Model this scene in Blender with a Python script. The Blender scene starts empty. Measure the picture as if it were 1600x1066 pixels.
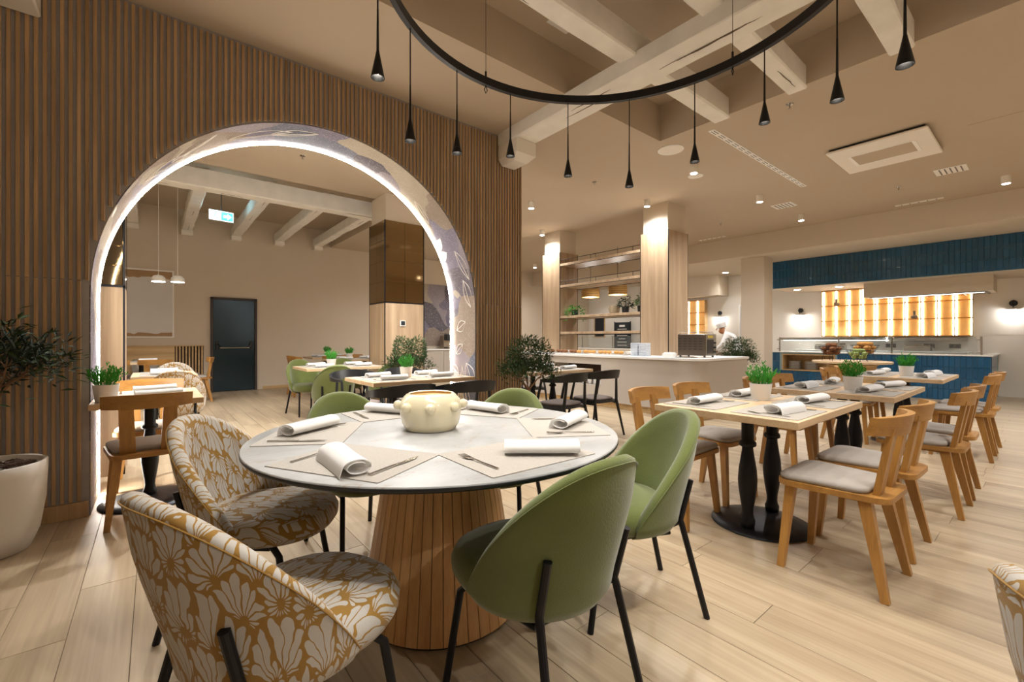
import bpy, bmesh, math, random
from mathutils import Vector, Matrix
R = math.radians
random.seed(7)
sc = bpy.context.scene
C = sc.collection

# ------------------------------------------------------------------ camera, world, exposure
EYE = 1.15
YAW = math.atan(850 / 690.0)            # bearing of the view from the X axis
cam_d = bpy.data.cameras.new('camera')
cam_d.sensor_width = 36.0
cam_d.lens = 690 / 1600 * 36.0
cam_d.shift_y = -3 / 1600
cam_d.clip_start = 0.05
cam = bpy.data.objects.new('camera', cam_d)
C.objects.link(cam)
cam.location = (0, 0, EYE)
cam.rotation_euler = (R(90), 0, YAW - R(90))
sc.camera = cam
w = bpy.data.worlds.new('world')
sc.world = w
w.use_nodes = True
w.node_tree.nodes['Background'].inputs[0].default_value = (0.9, 0.8, 0.65, 1)
w.node_tree.nodes['Background'].inputs[1].default_value = 0.0
sc.view_settings.view_transform = 'Standard'
sc.view_settings.look = 'None'
sc.view_settings.gamma = 1.0
sc.view_settings.exposure = 0.35
sc.view_settings.use_curve_mapping = False
# light levels (watts); lamps of the room's fixtures, plus unseen ceiling spots added as fill
W_PENDANT, W_SPOT, W_DOWN, W_SCONCE, W_HANG = 27, 160, 55, 7, 45
LED_ARCH, LED_SHELF, LED_DISC, LED_SIGN = 85.0, 11.0, 40.0, 5.0
WARM = (1.0, 0.965, 0.92)
W_FILL = 300  # stronger level for some of the added, unseen fill spots
NEUT = (0.985, 0.99, 1.0)

# ------------------------------------------------------------------ node helpers
def lin(h):
    h = h.lstrip('#')
    o = []
    for i in (0, 2, 4):
        c = int(h[i:i + 2], 16) / 255
        o.append(c / 12.92 if c <= 0.04045 else ((c + 0.055) / 1.055) ** 2.4)
    return (o[0], o[1], o[2], 1)

def newmat(name):
    m = bpy.data.materials.new(name)
    m.use_nodes = True
    return m, m.node_tree, m.node_tree.nodes['Principled BSDF']

def N(t, kind, **kw):
    n = t.nodes.new(kind)
    for k, v in kw.items():
        setattr(n, k, v)
    return n

def math_(t, op, a, b=None):
    n = N(t, 'ShaderNodeMath', operation=op)
    for i, v in enumerate((a, b)):
        if v is None:
            continue
        if isinstance(v, (int, float)):
            n.inputs[i].default_value = v
        else:
            t.links.new(v, n.inputs[i])
    return n.outputs[0]

def mix(t, fac, a, b, mode='MIX'):
    n = N(t, 'ShaderNodeMix', data_type='RGBA', blend_type=mode)
    for s, v in ((n.inputs[0], fac), (n.inputs[6], a), (n.inputs[7], b)):
        if isinstance(v, (int, float)):
            s.default_value = v
        elif isinstance(v, tuple):
            s.default_value = v
        else:
            t.links.new(v, s)
    return n.outputs[2]

def coords(t, scale=(1, 1, 1), rnd=True, src='Object'):
    tc = N(t, 'ShaderNodeTexCoord')
    mp = N(t, 'ShaderNodeMapping')
    mp.inputs['Scale'].default_value = scale
    out = tc.outputs[src]
    if rnd:
        oi = N(t, 'ShaderNodeObjectInfo')
        va = N(t, 'ShaderNodeVectorMath', operation='SCALE')
        cb = N(t, 'ShaderNodeCombineXYZ')
        for i in range(3):
            t.links.new(math_(t, 'MULTIPLY', oi.outputs['Random'], 37.0 + 11 * i), cb.inputs[i])
        ad = N(t, 'ShaderNodeVectorMath', operation='ADD')
        t.links.new(out, ad.inputs[0])
        t.links.new(cb.outputs[0], ad.inputs[1])
        out = ad.outputs[0]
    t.links.new(out, mp.inputs['Vector'])
    return mp.outputs[0]

def noise(t, vec, scale=5, detail=3, rough=0.5):
    n = N(t, 'ShaderNodeTexNoise')
    n.inputs['Scale'].default_value = scale
    n.inputs['Detail'].default_value = detail
    n.inputs['Roughness'].default_value = rough
    t.links.new(vec, n.inputs['Vector'])
    return n.outputs[0]

def ramp(t, fac, stops, interp='LINEAR'):
    n = N(t, 'ShaderNodeValToRGB')
    n.color_ramp.interpolation = interp
    els = n.color_ramp.elements
    while len(els) < len(stops):
        els.new(0.5)
    for e, (p, c) in zip(els, stops):
        e.position = p
        e.color = c if isinstance(c, tuple) else lin(c)
    t.links.new(fac, n.inputs[0])
    return n.outputs[0]

def bump(t, b, h, strength=0.2, dist=0.01):
    n = N(t, 'ShaderNodeBump')
    n.inputs['Strength'].default_value = strength
    n.inputs['Distance'].default_value = dist
    t.links.new(h, n.inputs['Height'])
    t.links.new(n.outputs[0], b.inputs['Normal'])

def tone(t, col, amt):
    """piece to piece variation of a colour"""
    oi = N(t, 'ShaderNodeObjectInfo')
    v = math_(t, 'ADD', math_(t, 'MULTIPLY', oi.outputs['Random'], 2 * amt), 1 - amt)
    h = N(t, 'ShaderNodeHueSaturation')
    t.links.new(v, h.inputs['Value'])
    t.links.new(col, h.inputs['Color'])
    return h.outputs[0]

def plain(name, col, rough=0.5, metal=0.0, var=0.06, scale=6.0, bmp=0.0, bscale=60.0, rv=0.0, sheen=0.0, coat=0.0, trans=0.0):
    m, t, b = newmat(name)
    v = coords(t, rnd=rv > 0)
    c = lin(col)
    lo = tuple(x * (1 - var) for x in c[:3]) + (1,)
    hi = tuple(min(1, x * (1 + var)) for x in c[:3]) + (1,)
    o = mix(t, noise(t, v, scale), lo, hi)
    if rv:
        o = tone(t, o, rv)
    t.links.new(o, b.inputs['Base Color'])
    b.inputs['Roughness'].default_value = rough
    b.inputs['Metallic'].default_value = metal
    b.inputs['Sheen Weight'].default_value = sheen
    b.inputs['Coat Weight'].default_value = coat
    b.inputs['Transmission Weight'].default_value = trans
    if bmp:
        bump(t, b, noise(t, v, bscale, 2), bmp, 0.004)
    return m

def wood(name, dark, light, axis=2, rough=0.45, grain=1.0, rv=0.08, bmp=0.08, contrast=0.5):
    m, t, b = newmat(name)
    s = [14.0 * grain] * 3
    s[axis] = 0.9 * grain
    v = coords(t, tuple(s))
    n1 = noise(t, v, 1.0, 4, 0.6)
    s2 = [120.0 * grain] * 3
    s2[axis] = 3.0 * grain
    n2 = noise(t, coords(t, tuple(s2)), 1.0, 2)
    f = math_(t, 'ADD', math_(t, 'MULTIPLY', n1, 1.0), math_(t, 'MULTIPLY', n2, 0.35))
    lo, hi = 0.67 - contrast * 0.5, 0.67 + contrast * 0.5
    o = ramp(t, f, [(max(0, lo), dark), (min(1, hi), light)])
    if rv:
        o = tone(t, o, rv)
    t.links.new(o, b.inputs['Base Color'])
    b.inputs['Roughness'].default_value = rough
    bump(t, b, f, bmp, 0.002)
    return m

def emis(name, col, strength):
    m, t, b = newmat(name)
    b.inputs['Base Color'].default_value = col
    b.inputs['Emission Color'].default_value = col
    b.inputs['Emission Strength'].default_value = strength
    return m

def floral(name):
    m, t, b = newmat(name)
    tc = N(t, 'ShaderNodeTexCoord')
    mp = N(t, 'ShaderNodeMapping')
    mp.inputs['Scale'].default_value = (14.0, 8.6, 1)
    t.links.new(tc.outputs['UV'], mp.inputs['Vector'])
    nz = N(t, 'ShaderNodeTexNoise')
    nz.inputs['Scale'].default_value = 1.3
    t.links.new(mp.outputs[0], nz.inputs['Vector'])
    sb = N(t, 'ShaderNodeVectorMath', operation='SUBTRACT')
    t.links.new(nz.outputs['Color'], sb.inputs[0])
    sb.inputs[1].default_value = (0.5, 0.5, 0.5)
    sl = N(t, 'ShaderNodeVectorMath', operation='SCALE')
    sl.inputs['Scale'].default_value = 0.55
    t.links.new(sb.outputs[0], sl.inputs[0])
    ad = N(t, 'ShaderNodeVectorMath', operation='ADD')
    t.links.new(mp.outputs[0], ad.inputs[0])
    t.links.new(sl.outputs[0], ad.inputs[1])
    vo = N(t, 'ShaderNodeTexVoronoi', voronoi_dimensions='2D', feature='F1')
    vo.inputs['Scale'].default_value = 1.0
    vo.inputs['Randomness'].default_value = 0.75
    t.links.new(ad.outputs[0], vo.inputs['Vector'])
    ve = N(t, 'ShaderNodeTexVoronoi', voronoi_dimensions='2D', feature='DISTANCE_TO_EDGE')
    ve.inputs['Scale'].default_value = 1.0
    ve.inputs['Randomness'].default_value = 0.75
    t.links.new(ad.outputs[0], ve.inputs['Vector'])
    df = N(t, 'ShaderNodeVectorMath', operation='SUBTRACT')
    t.links.new(ad.outputs[0], df.inputs[0])
    t.links.new(vo.outputs['Position'], df.inputs[1])
    sx = N(t, 'ShaderNodeSeparateXYZ')
    t.links.new(df.outputs[0], sx.inputs[0])
    y2 = math_(t, 'ADD', sx.outputs[1], 0.50)
    th = math_(t, 'ARCTAN2', y2, sx.outputs[0])
    r = math_(t, 'SQRT', math_(t, 'ADD', math_(t, 'POWER', sx.outputs[0], 2.0), math_(t, 'POWER', y2, 2.0)))
    sepc = N(t, 'ShaderNodeSeparateColor')
    t.links.new(vo.outputs['Color'], sepc.inputs[0])
    th = math_(t, 'ADD', th, math_(t, 'MULTIPLY', sepc.outputs[0], 0.5))
    s = math_(t, 'ABSOLUTE', math_(t, 'SINE', math_(t, 'MULTIPLY', th, 8.0)))
    line = math_(t, 'GREATER_THAN', math_(t, 'MULTIPLY', s, math_(t, 'ADD', r, 0.02)), 0.15)
    edge = math_(t, 'GREATER_THAN', ve.outputs['Distance'], math_(t, 'MULTIPLY', math_(t, 'SUBTRACT', 1.18, s), 0.17))
    f = math_(t, 'MULTIPLY', line, edge)
    wv = noise(t, mp.outputs[0], 60, 2)
    oc = mix(t, wv, lin('#7C581E'), lin('#A27C34'))
    be = mix(t, wv, lin('#A09A90'), lin('#C2BCB2'))
    t.links.new(mix(t, f, oc, be), b.inputs['Base Color'])
    b.inputs['Roughness'].default_value = 0.9
    b.inputs['Sheen Weight'].default_value = 0.15
    bump(t, b, noise(t, mp.outputs[0], 90, 2), 0.25, 0.002)
    return m

def mural(name, scale):
    m, t, b = newmat(name)
    v = coords(t, (scale, scale, scale), rnd=False)
    nz = N(t, 'ShaderNodeTexNoise')
    nz.inputs['Scale'].default_value = 0.9
    t.links.new(v, nz.inputs['Vector'])
    ad = N(t, 'ShaderNodeVectorMath', operation='MULTIPLY_ADD')
    t.links.new(nz.outputs['Color'], ad.inputs[0])
    ad.inputs[1].default_value = (1.2, 1.2, 1.2)
    t.links.new(v, ad.inputs[2])
    vo = N(t, 'ShaderNodeTexVoronoi', feature='F1')
    vo.inputs['Scale'].default_value = 1.0
    t.links.new(ad.outputs[0], vo.inputs['Vector'])
    sp = N(t, 'ShaderNodeSeparateColor')
    t.links.new(vo.outputs['Color'], sp.inputs[0])
    pal = ramp(t, sp.outputs[0], [(0, '#625B74'), (0.17, '#A89A84'), (0.34, '#3E3648'), (0.48, '#7D737C'), (0.62, '#857260'), (0.74, '#4C566E'), (0.86, '#8A8088')], 'CONSTANT')
    spk = N(t, 'ShaderNodeTexVoronoi')
    spk.inputs['Scale'].default_value = 26
    t.links.new(v, spk.inputs['Vector'])
    dots = math_(t, 'LESS_THAN', spk.outputs['Distance'], 0.22)
    dk = math_(t, 'MULTIPLY', dots, math_(t, 'COMPARE', sp.outputs[0], 0.41))
    o = mix(t, math_(t, 'MULTIPLY', dk, 0.7), pal, lin('#CFC9C6'))
    wash = noise(t, v, 4, 4)
    o = mix(t, 0.22, o, mix(t, wash, lin('#5A5258'), lin('#C2BAB0')))
    t.links.new(o, b.inputs['Base Color'])
    b.inputs['Roughness'].default_value = 0.6
    return m

# ------------------------------------------------------------------ materials
KWALL = plain('kitchen_wall_paint', '#E4DDD2', 0.8, var=0.03, scale=3)
PAINT = plain('wall_paint', '#D2C4B0', 0.85, var=0.03, scale=3)
CEILP = plain('ceiling_paint', '#C0AF99', 0.9, var=0.03, scale=2)
WHITEP = plain('white_paint', '#EDE6DA', 0.6, var=0.02)
COUNTER = plain('counter_laminate', '#B9AFA3', 0.45, var=0.02)
STONE = plain('white_worktop', '#ECE9E4', 0.25, var=0.03, scale=15)
FLOORW = wood('floor_plank_wood', '#917C62', '#BFAC8E', axis=1, rough=0.38, grain=0.55, rv=0.06, bmp=0.05, contrast=0.55)
GROUT = plain('floor_grout', '#8C7A64', 0.9)
SLATW = wood('slat_oak', '#967650', '#C4A277', axis=2, rough=0.5, rv=0.12, contrast=0.5)
BACKING = plain('slat_backing', '#A09A97', 0.85, var=0.12, scale=20)
OAK = wood('chair_oak', '#85592A', '#B5843F', axis=2, rough=0.42, grain=1.3, rv=0.06, contrast=0.6)
OAKX = wood('chair_oak_cross', '#85592A', '#B5843F', axis=0, rough=0.42, grain=1.3, rv=0.06, contrast=0.6)
TOPW = wood('table_top_oak', '#B39470', '#D2B894', axis=0, rough=0.45, grain=0.9, rv=0.04, contrast=0.55)
BASEW = wood('table_base_oak', '#B98450', '#E0B57C', axis=2, rough=0.45, rv=0.10, contrast=0.55)
PANELW = wood('panel_oak', '#92785B', '#BCA283', axis=2, rough=0.5, grain=0.6, rv=0.04, contrast=0.5)
BENCHW = wood('bench_oak', '#B08C5C', '#D6B684', axis=0, rough=0.5, grain=0.7, contrast=0.5)
BEAMW = plain('whitewashed_beam', '#ECE7DE', 0.85, var=0.14, scale=5, bmp=0.5, bscale=14)
BEAMC = plain('beam_crack', '#6E5E4C', 0.9)
BLACKM = plain('black_steel', '#17161A', 0.42, 0.5, var=0.1)
BLACKP = plain('black_lacquer', '#16181B', 0.38, 0.0, var=0.1)
RINGM = plain('black_ring', '#0E0D0D', 0.45, 0.2)
GREEN = plain('green_velvet', '#5C642D', 0.95, var=0.16, scale=9, bmp=0.25, bscale=160, sheen=0.35)
FLORAL = floral('floral_fabric')
CUSH = plain('grey_cushion', '#A0988F', 0.95, var=0.06, scale=40, bmp=0.2, bscale=220)
CUSHB = plain('taupe_cushion', '#6E625A', 0.9, var=0.08, scale=40)
NAPK = plain('napkin_linen', '#F1EFEC', 0.85, var=0.02, bmp=0.1, bscale=200)
MAT = plain('placemat_weave', '#A39C92', 0.85, var=0.14, scale=180, bmp=0.25, bscale=240)
_t = NAPK.node_tree
_tr = N(_t, 'ShaderNodeBsdfTranslucent')
_tr.inputs[0].default_value = (0.9, 0.88, 0.85, 1)
_mx = N(_t, 'ShaderNodeMixShader')
_mx.inputs[0].default_value = 0.4
_t.links.new(_t.nodes['Principled BSDF'].outputs[0], _mx.inputs[1])
_t.links.new(_tr.outputs[0], _mx.inputs[2])
_t.links.new(_mx.outputs[0], _t.nodes['Material Output'].inputs[0])
STEEL = plain('polished_steel', '#B9B4AC', 0.18, 1.0, var=0.04)
BRUSHED = plain('brushed_steel', '#A59B8E', 0.32, 1.0, var=0.08)
DARKST = plain('dark_steel', '#6A5F55', 0.35, 0.9, var=0.1)
CREAM = plain('cream_glaze', '#E4D9B8', 0.12, var=0.03, coat=0.6)
AMBER = plain('amber_glaze', '#C08A3A', 0.3)
POTW = plain('white_pot', '#E4E0DA', 0.45, var=0.03)
POTL = plain('matt_white_planter', '#D8D0C4', 0.6, var=0.04)
SOIL = plain('bark_mulch', '#4A3728', 0.95, var=0.5, scale=60, bmp=0.8, bscale=50)
LEAFD = plain('olive_leaf', '#33461F', 0.8, var=0.45, scale=14, rv=0.15)
LEAFB = plain('olive_leaf_dark', '#1B2A18', 0.8, var=0.4, scale=14)
LEAFG = plain('bright_leaf', '#35901E', 0.7, var=0.45, scale=40)
LEAFM = plain('mid_leaf', '#4C6B34', 0.55, var=0.45, scale=20)
BARK = plain('bark', '#7A5C42', 0.9, var=0.3, scale=30, bmp=0.5)
TEAL = plain('teal_tile', '#1A5274', 0.2, var=0.12, scale=5, rv=0.12, coat=0.3)
TEALG = plain('teal_grout', '#8CA3A8', 0.8)
MIRROR = plain('bronze_mirror', '#A08A68', 0.06, 1.0, var=0.05, rv=0.05)
DOORM = plain('teal_steel_door', '#23343C', 0.2, 0.45, var=0.1)
DOORF = plain('dark_door_frame', '#3A2F28', 0.5)
FRAMEW = plain('white_frame', '#F0ECE6', 0.4)
ARTM = plain('art_print', '#DAD5D0', 0.7, var=0.12, scale=1.2)
SANDM = plain('art_sand', '#A88660', 0.7)
GLASS = plain('clear_glass', '#F4FAFA', 0.03, trans=0.96, var=0.0)
ONYX = plain('amber_panel', '#E8C582', 0.5, var=0.2, scale=5)
WEAVE = plain('woven_cane', '#B08646', 0.8, var=0.3, scale=30)
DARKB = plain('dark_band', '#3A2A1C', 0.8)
BREAD = plain('brown_bread', '#7A4A22', 0.7, var=0.35, scale=20)
BUN = plain('golden_bun', '#C08A42', 0.65, var=0.25, scale=20)
APPLE = plain('green_apple', '#8FA05A', 0.4, var=0.25, scale=12)
SKIN = plain('skin', '#A87048', 0.6)
CLOTHW = plain('white_cotton', '#E9E7E4', 0.85)
BLUEW = plain('pale_blue_ceramic', '#C6CDD6', 0.3)
CHALK = plain('black_board', '#1B2226', 0.6)
MURALA = mural('arch_mural', 2.3)
MURALB = mural('wall_mural', 1.1)
INKW = plain('white_line_print', '#EFE9E2', 0.7)
MARBLE_m, _t, _b = newmat('stone_tabletop')
_v = coords(_t, (1, 1, 1), rnd=False)
_n = noise(_t, _v, 3.0, 6, 0.62)
_vein = math_(_t, 'ABSOLUTE', math_(_t, 'SUBTRACT', noise(_t, coords(_t, (1.2, 3.4, 1), rnd=False), 1.6, 4, 0.55), 0.5))
_c = ramp(_t, _n, [(0.3, '#8A8A87'), (0.7, '#B0AFAC')])
_c = mix(_t, math_(_t, 'MULTIPLY', math_(_t, 'LESS_THAN', _vein, 0.006), 0.35), _c, lin('#8F7A5C'))
_t.links.new(_c, _b.inputs['Base Color'])
_b.inputs['Roughness'].default_value = 0.38
MARBLE = MARBLE_m
E_LED = emis('led_white', (1.0, 0.93, 0.84, 1), LED_ARCH)
E_DISC = emis('lamp_disc', (1.0, 0.92, 0.8, 1), LED_DISC)
E_SHELF = emis('shelf_led', (1.0, 0.93, 0.80, 1), LED_SHELF)
E_SIGN = emis('sign_light', (0.75, 0.95, 1.0, 1), LED_SIGN)
E_SIGNB = emis('sign_blue', (0.05, 0.45, 0.7, 1), LED_SIGN * 0.6)
E_HOOD = emis('hood_light', (0.75, 0.9, 1.0, 1), 6.0)

for m_ in (E_DISC, E_SIGN, E_SIGNB):
    m_.cycles.emission_sampling = 'NONE'      # these sit beside real lamps; saves sampling time

# ------------------------------------------------------------------ mesh helpers
class M:
    def __init__(s):
        s.v, s.f, s.uv = [], [], []

    def add(s, vs, fs, uv=None):
        o = len(s.v)
        s.v += [tuple(p) for p in vs]
        s.f += [tuple(i + o for i in f) for f in fs]
        s.uv += uv if uv else [(0, 0)] * len(vs)
        return s

    def box(s, x0, x1, y0, y1, z0, z1, b=0.0):
        if b <= 0:
            return s.add([(x0, y0, z0), (x1, y0, z0), (x1, y1, z0), (x0, y1, z0), (x0, y0, z1), (x1, y0, z1), (x1, y1, z1), (x0, y1, z1)],
                         [(0, 3, 2, 1), (4, 5, 6, 7), (0, 1, 5, 4), (1, 2, 6, 5), (2, 3, 7, 6), (3, 0, 4, 7)])
        X, Y, Z = (x0, x1), (y0, y1), (z0, z1)
        vs, ix = [], {}
        for i in (0, 1):
            for j in (0, 1):
                for k in (0, 1):
                    xi, yi, zi = X[i] + (b if i == 0 else -b), Y[j] + (b if j == 0 else -b), Z[k] + (b if k == 0 else -b)
                    for a, p in enumerate(((X[i], yi, zi), (xi, Y[j], zi), (xi, yi, Z[k]))):
                        ix[i, j, k, a] = len(vs)
                        vs.append(p)
        fs = []
        for a in range(3):
            for sd in (0, 1):
                q = []
                for m_, n_ in ((0, 0), (1, 0), (1, 1), (0, 1)):
                    key = [0, 0, 0]
                    key[a] = sd
                    key[(a + 1) % 3] = m_
                    key[(a + 2) % 3] = n_
                    q.append(ix[key[0], key[1], key[2], a])
                fs.append(tuple(q if sd else q[::-1]))
        for a in range(3):
            b_, c_ = (a + 1) % 3, (a + 2) % 3
            for p in (0, 1):
                for q_ in (0, 1):
                    k0, k1 = [0, 0, 0], [0, 0, 0]
                    k0[b_], k0[c_], k0[a] = p, q_, 0
                    k1[b_], k1[c_], k1[a] = p, q_, 1
                    q = (ix[tuple(k0) + (b_,)], ix[tuple(k1) + (b_,)], ix[tuple(k1) + (c_,)], ix[tuple(k0) + (c_,)])
                    fs.append(q if (p == q_) else q[::-1])
        for i in (0, 1):
            for j in (0, 1):
                for k in (0, 1):
                    q = tuple(ix[i, j, k, a] for a in range(3))
                    fs.append(q if (i + j + k) % 2 else q[::-1])
        return s.add(vs, fs)

    def tube(s, pts, rad, n=8, cap=True):
        pts = [Vector(p) for p in pts]
        if not isinstance(rad, (list, tuple)):
            rad = [rad] * len(pts)
        vs, fs = [], []
        prev = None
        for i, p in enumerate(pts):
            d = (pts[min(i + 1, len(pts) - 1)] - pts[max(i - 1, 0)]).normalized()
            if prev is None:
                u = d.orthogonal().normalized()
            else:
                u = (prev - d * prev.dot(d)).normalized()
            prev = u
            v = d.cross(u)
            for k in range(n):
                a = 2 * math.pi * k / n
                vs.append(p + (u * math.cos(a) + v * math.sin(a)) * rad[i])
        for i in range(len(pts) - 1):
            for k in range(n):
                k2 = (k + 1) % n
                fs.append((i * n + k, i * n + k2, (i + 1) * n + k2, (i + 1) * n + k))
        if cap:
            fs.append(tuple(range(n))[::-1])
            fs.append(tuple((len(pts) - 1) * n + k for k in range(n)))
        return s.add(vs, fs)

    def lathe(s, prof, n=24, c=(0, 0, 0), sx=1.0, sy=1.0):
        vs, fs = [], []
        for r, z in prof:
            for k in range(n):
                a = 2 * math.pi * k / n
                vs.append((c[0] + r * math.cos(a) * sx, c[1] + r * math.sin(a) * sy, c[2] + z))
        for i in range(len(prof) - 1):
            for k in range(n):
                k2 = (k + 1) % n
                fs.append((i * n + k, i * n + k2, (i + 1) * n + k2, (i + 1) * n + k))
        if prof[0][0] > 1e-5:
            fs.append(tuple(range(n))[::-1])
        if prof[-1][0] > 1e-5:
            fs.append(tuple((len(prof) - 1) * n + k for k in range(n)))
        return s.add(vs, fs)

    def ball(s, c, r, n=10, m=6, sx=1, sy=1, sz=1):
        prof = [(max(1e-6, r * math.sin(math.pi * i / m)), -r * math.cos(math.pi * i / m) * sz) for i in range(m + 1)]
        return s.lathe(prof, n, c, sx, sy)

    def prism(s, poly, z0, z1):
        n = len(poly)
        vs = [(x, y, z0) for x, y in poly] + [(x, y, z1) for x, y in poly]
        fs = [tuple(range(n))[::-1], tuple(range(n, 2 * n))]
        for i in range(n):
            j = (i + 1) % n
            fs.append((i, j, n + j, n + i))
        return s.add(vs, fs)

    def bar(s, p0, p1, w0, d0, w1=None, d1=None, side=(1, 0, 0)):
        """tapered square bar from p0 to p1; w along side, d along the third axis"""
        w1 = w0 if w1 is None else w1
        d1 = d0 if d1 is None else d1
        p0, p1 = Vector(p0), Vector(p1)
        ax = (p1 - p0).normalized()
        u = Vector(side)
        u = (u - ax * u.dot(ax)).normalized()
        v = ax.cross(u)
        vs = []
        for p, ww, dd in ((p0, w0, d0), (p1, w1, d1)):
            for a, b in ((-1, -1), (1, -1), (1, 1), (-1, 1)):
                vs.append(p + u * a * ww / 2 + v * b * dd / 2)
        return s.add(vs, [(0, 3, 2, 1), (4, 5, 6, 7), (0, 1, 5, 4), (1, 2, 6, 5), (2, 3, 7, 6), (3, 0, 4, 7)])

    def strip(s, rows, closed=False):
        """grid of points rows[i][j]"""
        n = len(rows[0])
        vs = [p for r in rows for p in r]
        fs = []
        for i in range(len(rows) - 1):
            for j in range(n if closed else n - 1):
                k = (j + 1) % n
                fs.append((i * n + j, i * n + k, (i + 1) * n + k, (i + 1) * n + j))
        return s.add(vs, fs)

    def mesh(s, name, mat, smooth=35):
        me = bpy.data.meshes.new(name)
        me.from_pydata(s.v, [], s.f)
        if any(u != (0, 0) for u in s.uv):
            l = me.uv_layers.new(name='UVMap')
            buf = []
            for li in me.loops:
                buf += s.uv[li.vertex_index]
            l.data.foreach_set('uv', buf)
        me.validate()
        if mat:
            me.materials.append(mat)
        if smooth:
            me.polygons.foreach_set('use_smooth', [True] * len(me.polygons))
            me.set_sharp_from_angle(angle=R(smooth))
        me.update()
        return me

def obj(name, mesh_, parent=None, mat=None, loc=None, rz=None, smooth=35):
    if isinstance(mesh_, M):
        mesh_ = mesh_.mesh(name, mat, smooth)
    o = bpy.data.objects.new(name, mesh_)
    C.objects.link(o)
    if parent is not None:
        o.parent = parent
    if loc is not None:
        o.location = loc
    if rz is not None:
        o.rotation_euler = (0, 0, rz)
    return o

def tag(o, label=None, cat=None, group=None, kind=None):
    if label:
        o['label'] = label
    if cat:
        o['category'] = cat
    if group:
        o['group'] = group
    if kind:
        o['kind'] = kind
    return o

def thing(name, label, cat, loc=(0, 0, 0), rz=0.0, group=None):
    o = bpy.data.objects.new(name, None)
    o.empty_display_size = 0.1
    C.objects.link(o)
    o.location = loc
    o.rotation_euler = (0, 0, rz)
    return tag(o, label, cat, group)

KIDS = {}
def kids(o):
    return KIDS.setdefault(o.name, [c for c in o.children])

def dup(root, loc, rz=0.0, label=None, group=None):
    r = root.copy()
    C.objects.link(r)
    r.location = loc
    r.rotation_euler = (0, 0, rz)
    tag(r, label, None, group)
    for ch in kids(root):
        c = ch.copy()
        C.objects.link(c)
        c.parent = r
        for g in kids(ch):
            d = g.copy()
            C.objects.link(d)
            d.parent = c
    return r

class Proto:
    """first call places the prototype itself, later calls place copies"""
    def __init__(s, root):
        s.root, s.used = root, False

    def put(s, loc, rz, label, group=None):
        if not s.used:
            s.used = True
            s.root.location = loc
            s.root.rotation_euler = (0, 0, rz)
            return tag(s.root, label, None, group)
        return dup(s.root, loc, rz, label, group)

def lamp(parent, loc, watts, col, kind='SPOT', angle=100, size=0.05, blend=0.6, rot=(0, 0, 0)):
    d = bpy.data.lights.new('lamp_light', kind)
    d.energy = watts
    d.color = col
    if kind == 'SPOT':
        d.spot_size = R(angle)
        d.spot_blend = blend
    d.shadow_soft_size = size
    o = bpy.data.objects.new('lamp_light', d)
    C.objects.link(o)
    o.location = loc
    o.rotation_euler = rot
    if parent is not None:
        o.parent = parent
    return o

# ================================================================== the setting
U_SH, U_LED = 13.2, 4.48
CH, RH = 3.45, 3.86                     # ceiling, recess ceiling
WV, WV2 = 3.974, 4.48                   # slatted wall: backing plane, rear face
AC_, AR, SPR = 1.195, 1.52, 1.446       # arch centre, radius, springing height
VB, VR, UL = 11.5, -3.2, -2.6           # back wall, wall behind on the V side, wall on the U side

def structure(name, m, mat, parent=None, smooth=35):
    o = obj(name, m, parent, mat, smooth=smooth)
    if parent is None:
        tag(o, kind='structure')
    return o

# ---- floor with its planks
floor = structure('floor', M().box(UL, U_SH + 0.2, VR, VB + 0.2, -0.12, -0.004), GROUT)
tag(floor, 'pale oak-look plank floor with narrow grey joints')
PW, PL = 0.195, 1.2
pm = M().box(-PW / 2 + 0.0012, PW / 2 - 0.0012, -PL / 2 + 0.0012, PL / 2 - 0.0012, -0.004, 0.0, 0.0008).mesh('plank', FLOORW)
fx, fy = math.cos(YAW), math.sin(YAW)
cand = []
rnd = random.Random(3)
iu = 0
u = UL + PW / 2
while u < U_SH + PW:
    off = rnd.choice((0.0, 0.4, 0.8)) + rnd.uniform(-0.05, 0.05)
    v = VR + off - PL / 2
    while v < VB + PL:
        d = u * fx + v * fy
        l = u * fy - v * fx
        seen = d > 0.7 and abs(l) < d * 1.25 + 0.5
        cand.append((0 if seen else 1, math.hypot(u, v), u, v))
        v += PL
    u += PW
cand.sort()
rest = M()
for i, (a, dist, u, v) in enumerate(cand):
    if i < 300:
        obj('plank', pm, floor, loc=(u, v, 0))
    else:
        v0, v1 = max(v - PL / 2 + .0015, VR), min(v + PL / 2 - .0015, VB)
        if v1 > v0:
            rest.add([(u - PW / 2 + .0015, v0, 0), (u + PW / 2 - .0015, v0, 0), (u + PW / 2 - .0015, v1, 0), (u - PW / 2 + .0015, v1, 0)], [(0, 1, 2, 3)])
tag(structure('far_planks', rest, FLOORW, floor), kind='stuff')

# ---- outer walls
structure('wall_back', M().box(UL - .2, U_SH + .2, VB, VB + .2, 0, 4.0), PAINT)
structure('wall_kitchen', M().box(U_SH, U_SH + .2, VR, VB, 0, 4.0), KWALL)
structure('wall_right', M().box(UL - .2, U_SH + .2, VR - .2, VR, 0, 4.0), PAINT)
structure('wall_left', M().box(UL - .2, UL, VR, VB, 0, 4.0), PAINT)
structure('baseboard_back', M().box(1.95, 9.0, VB - .015, VB, 0, 0.07, .003), BENCHW)

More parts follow.
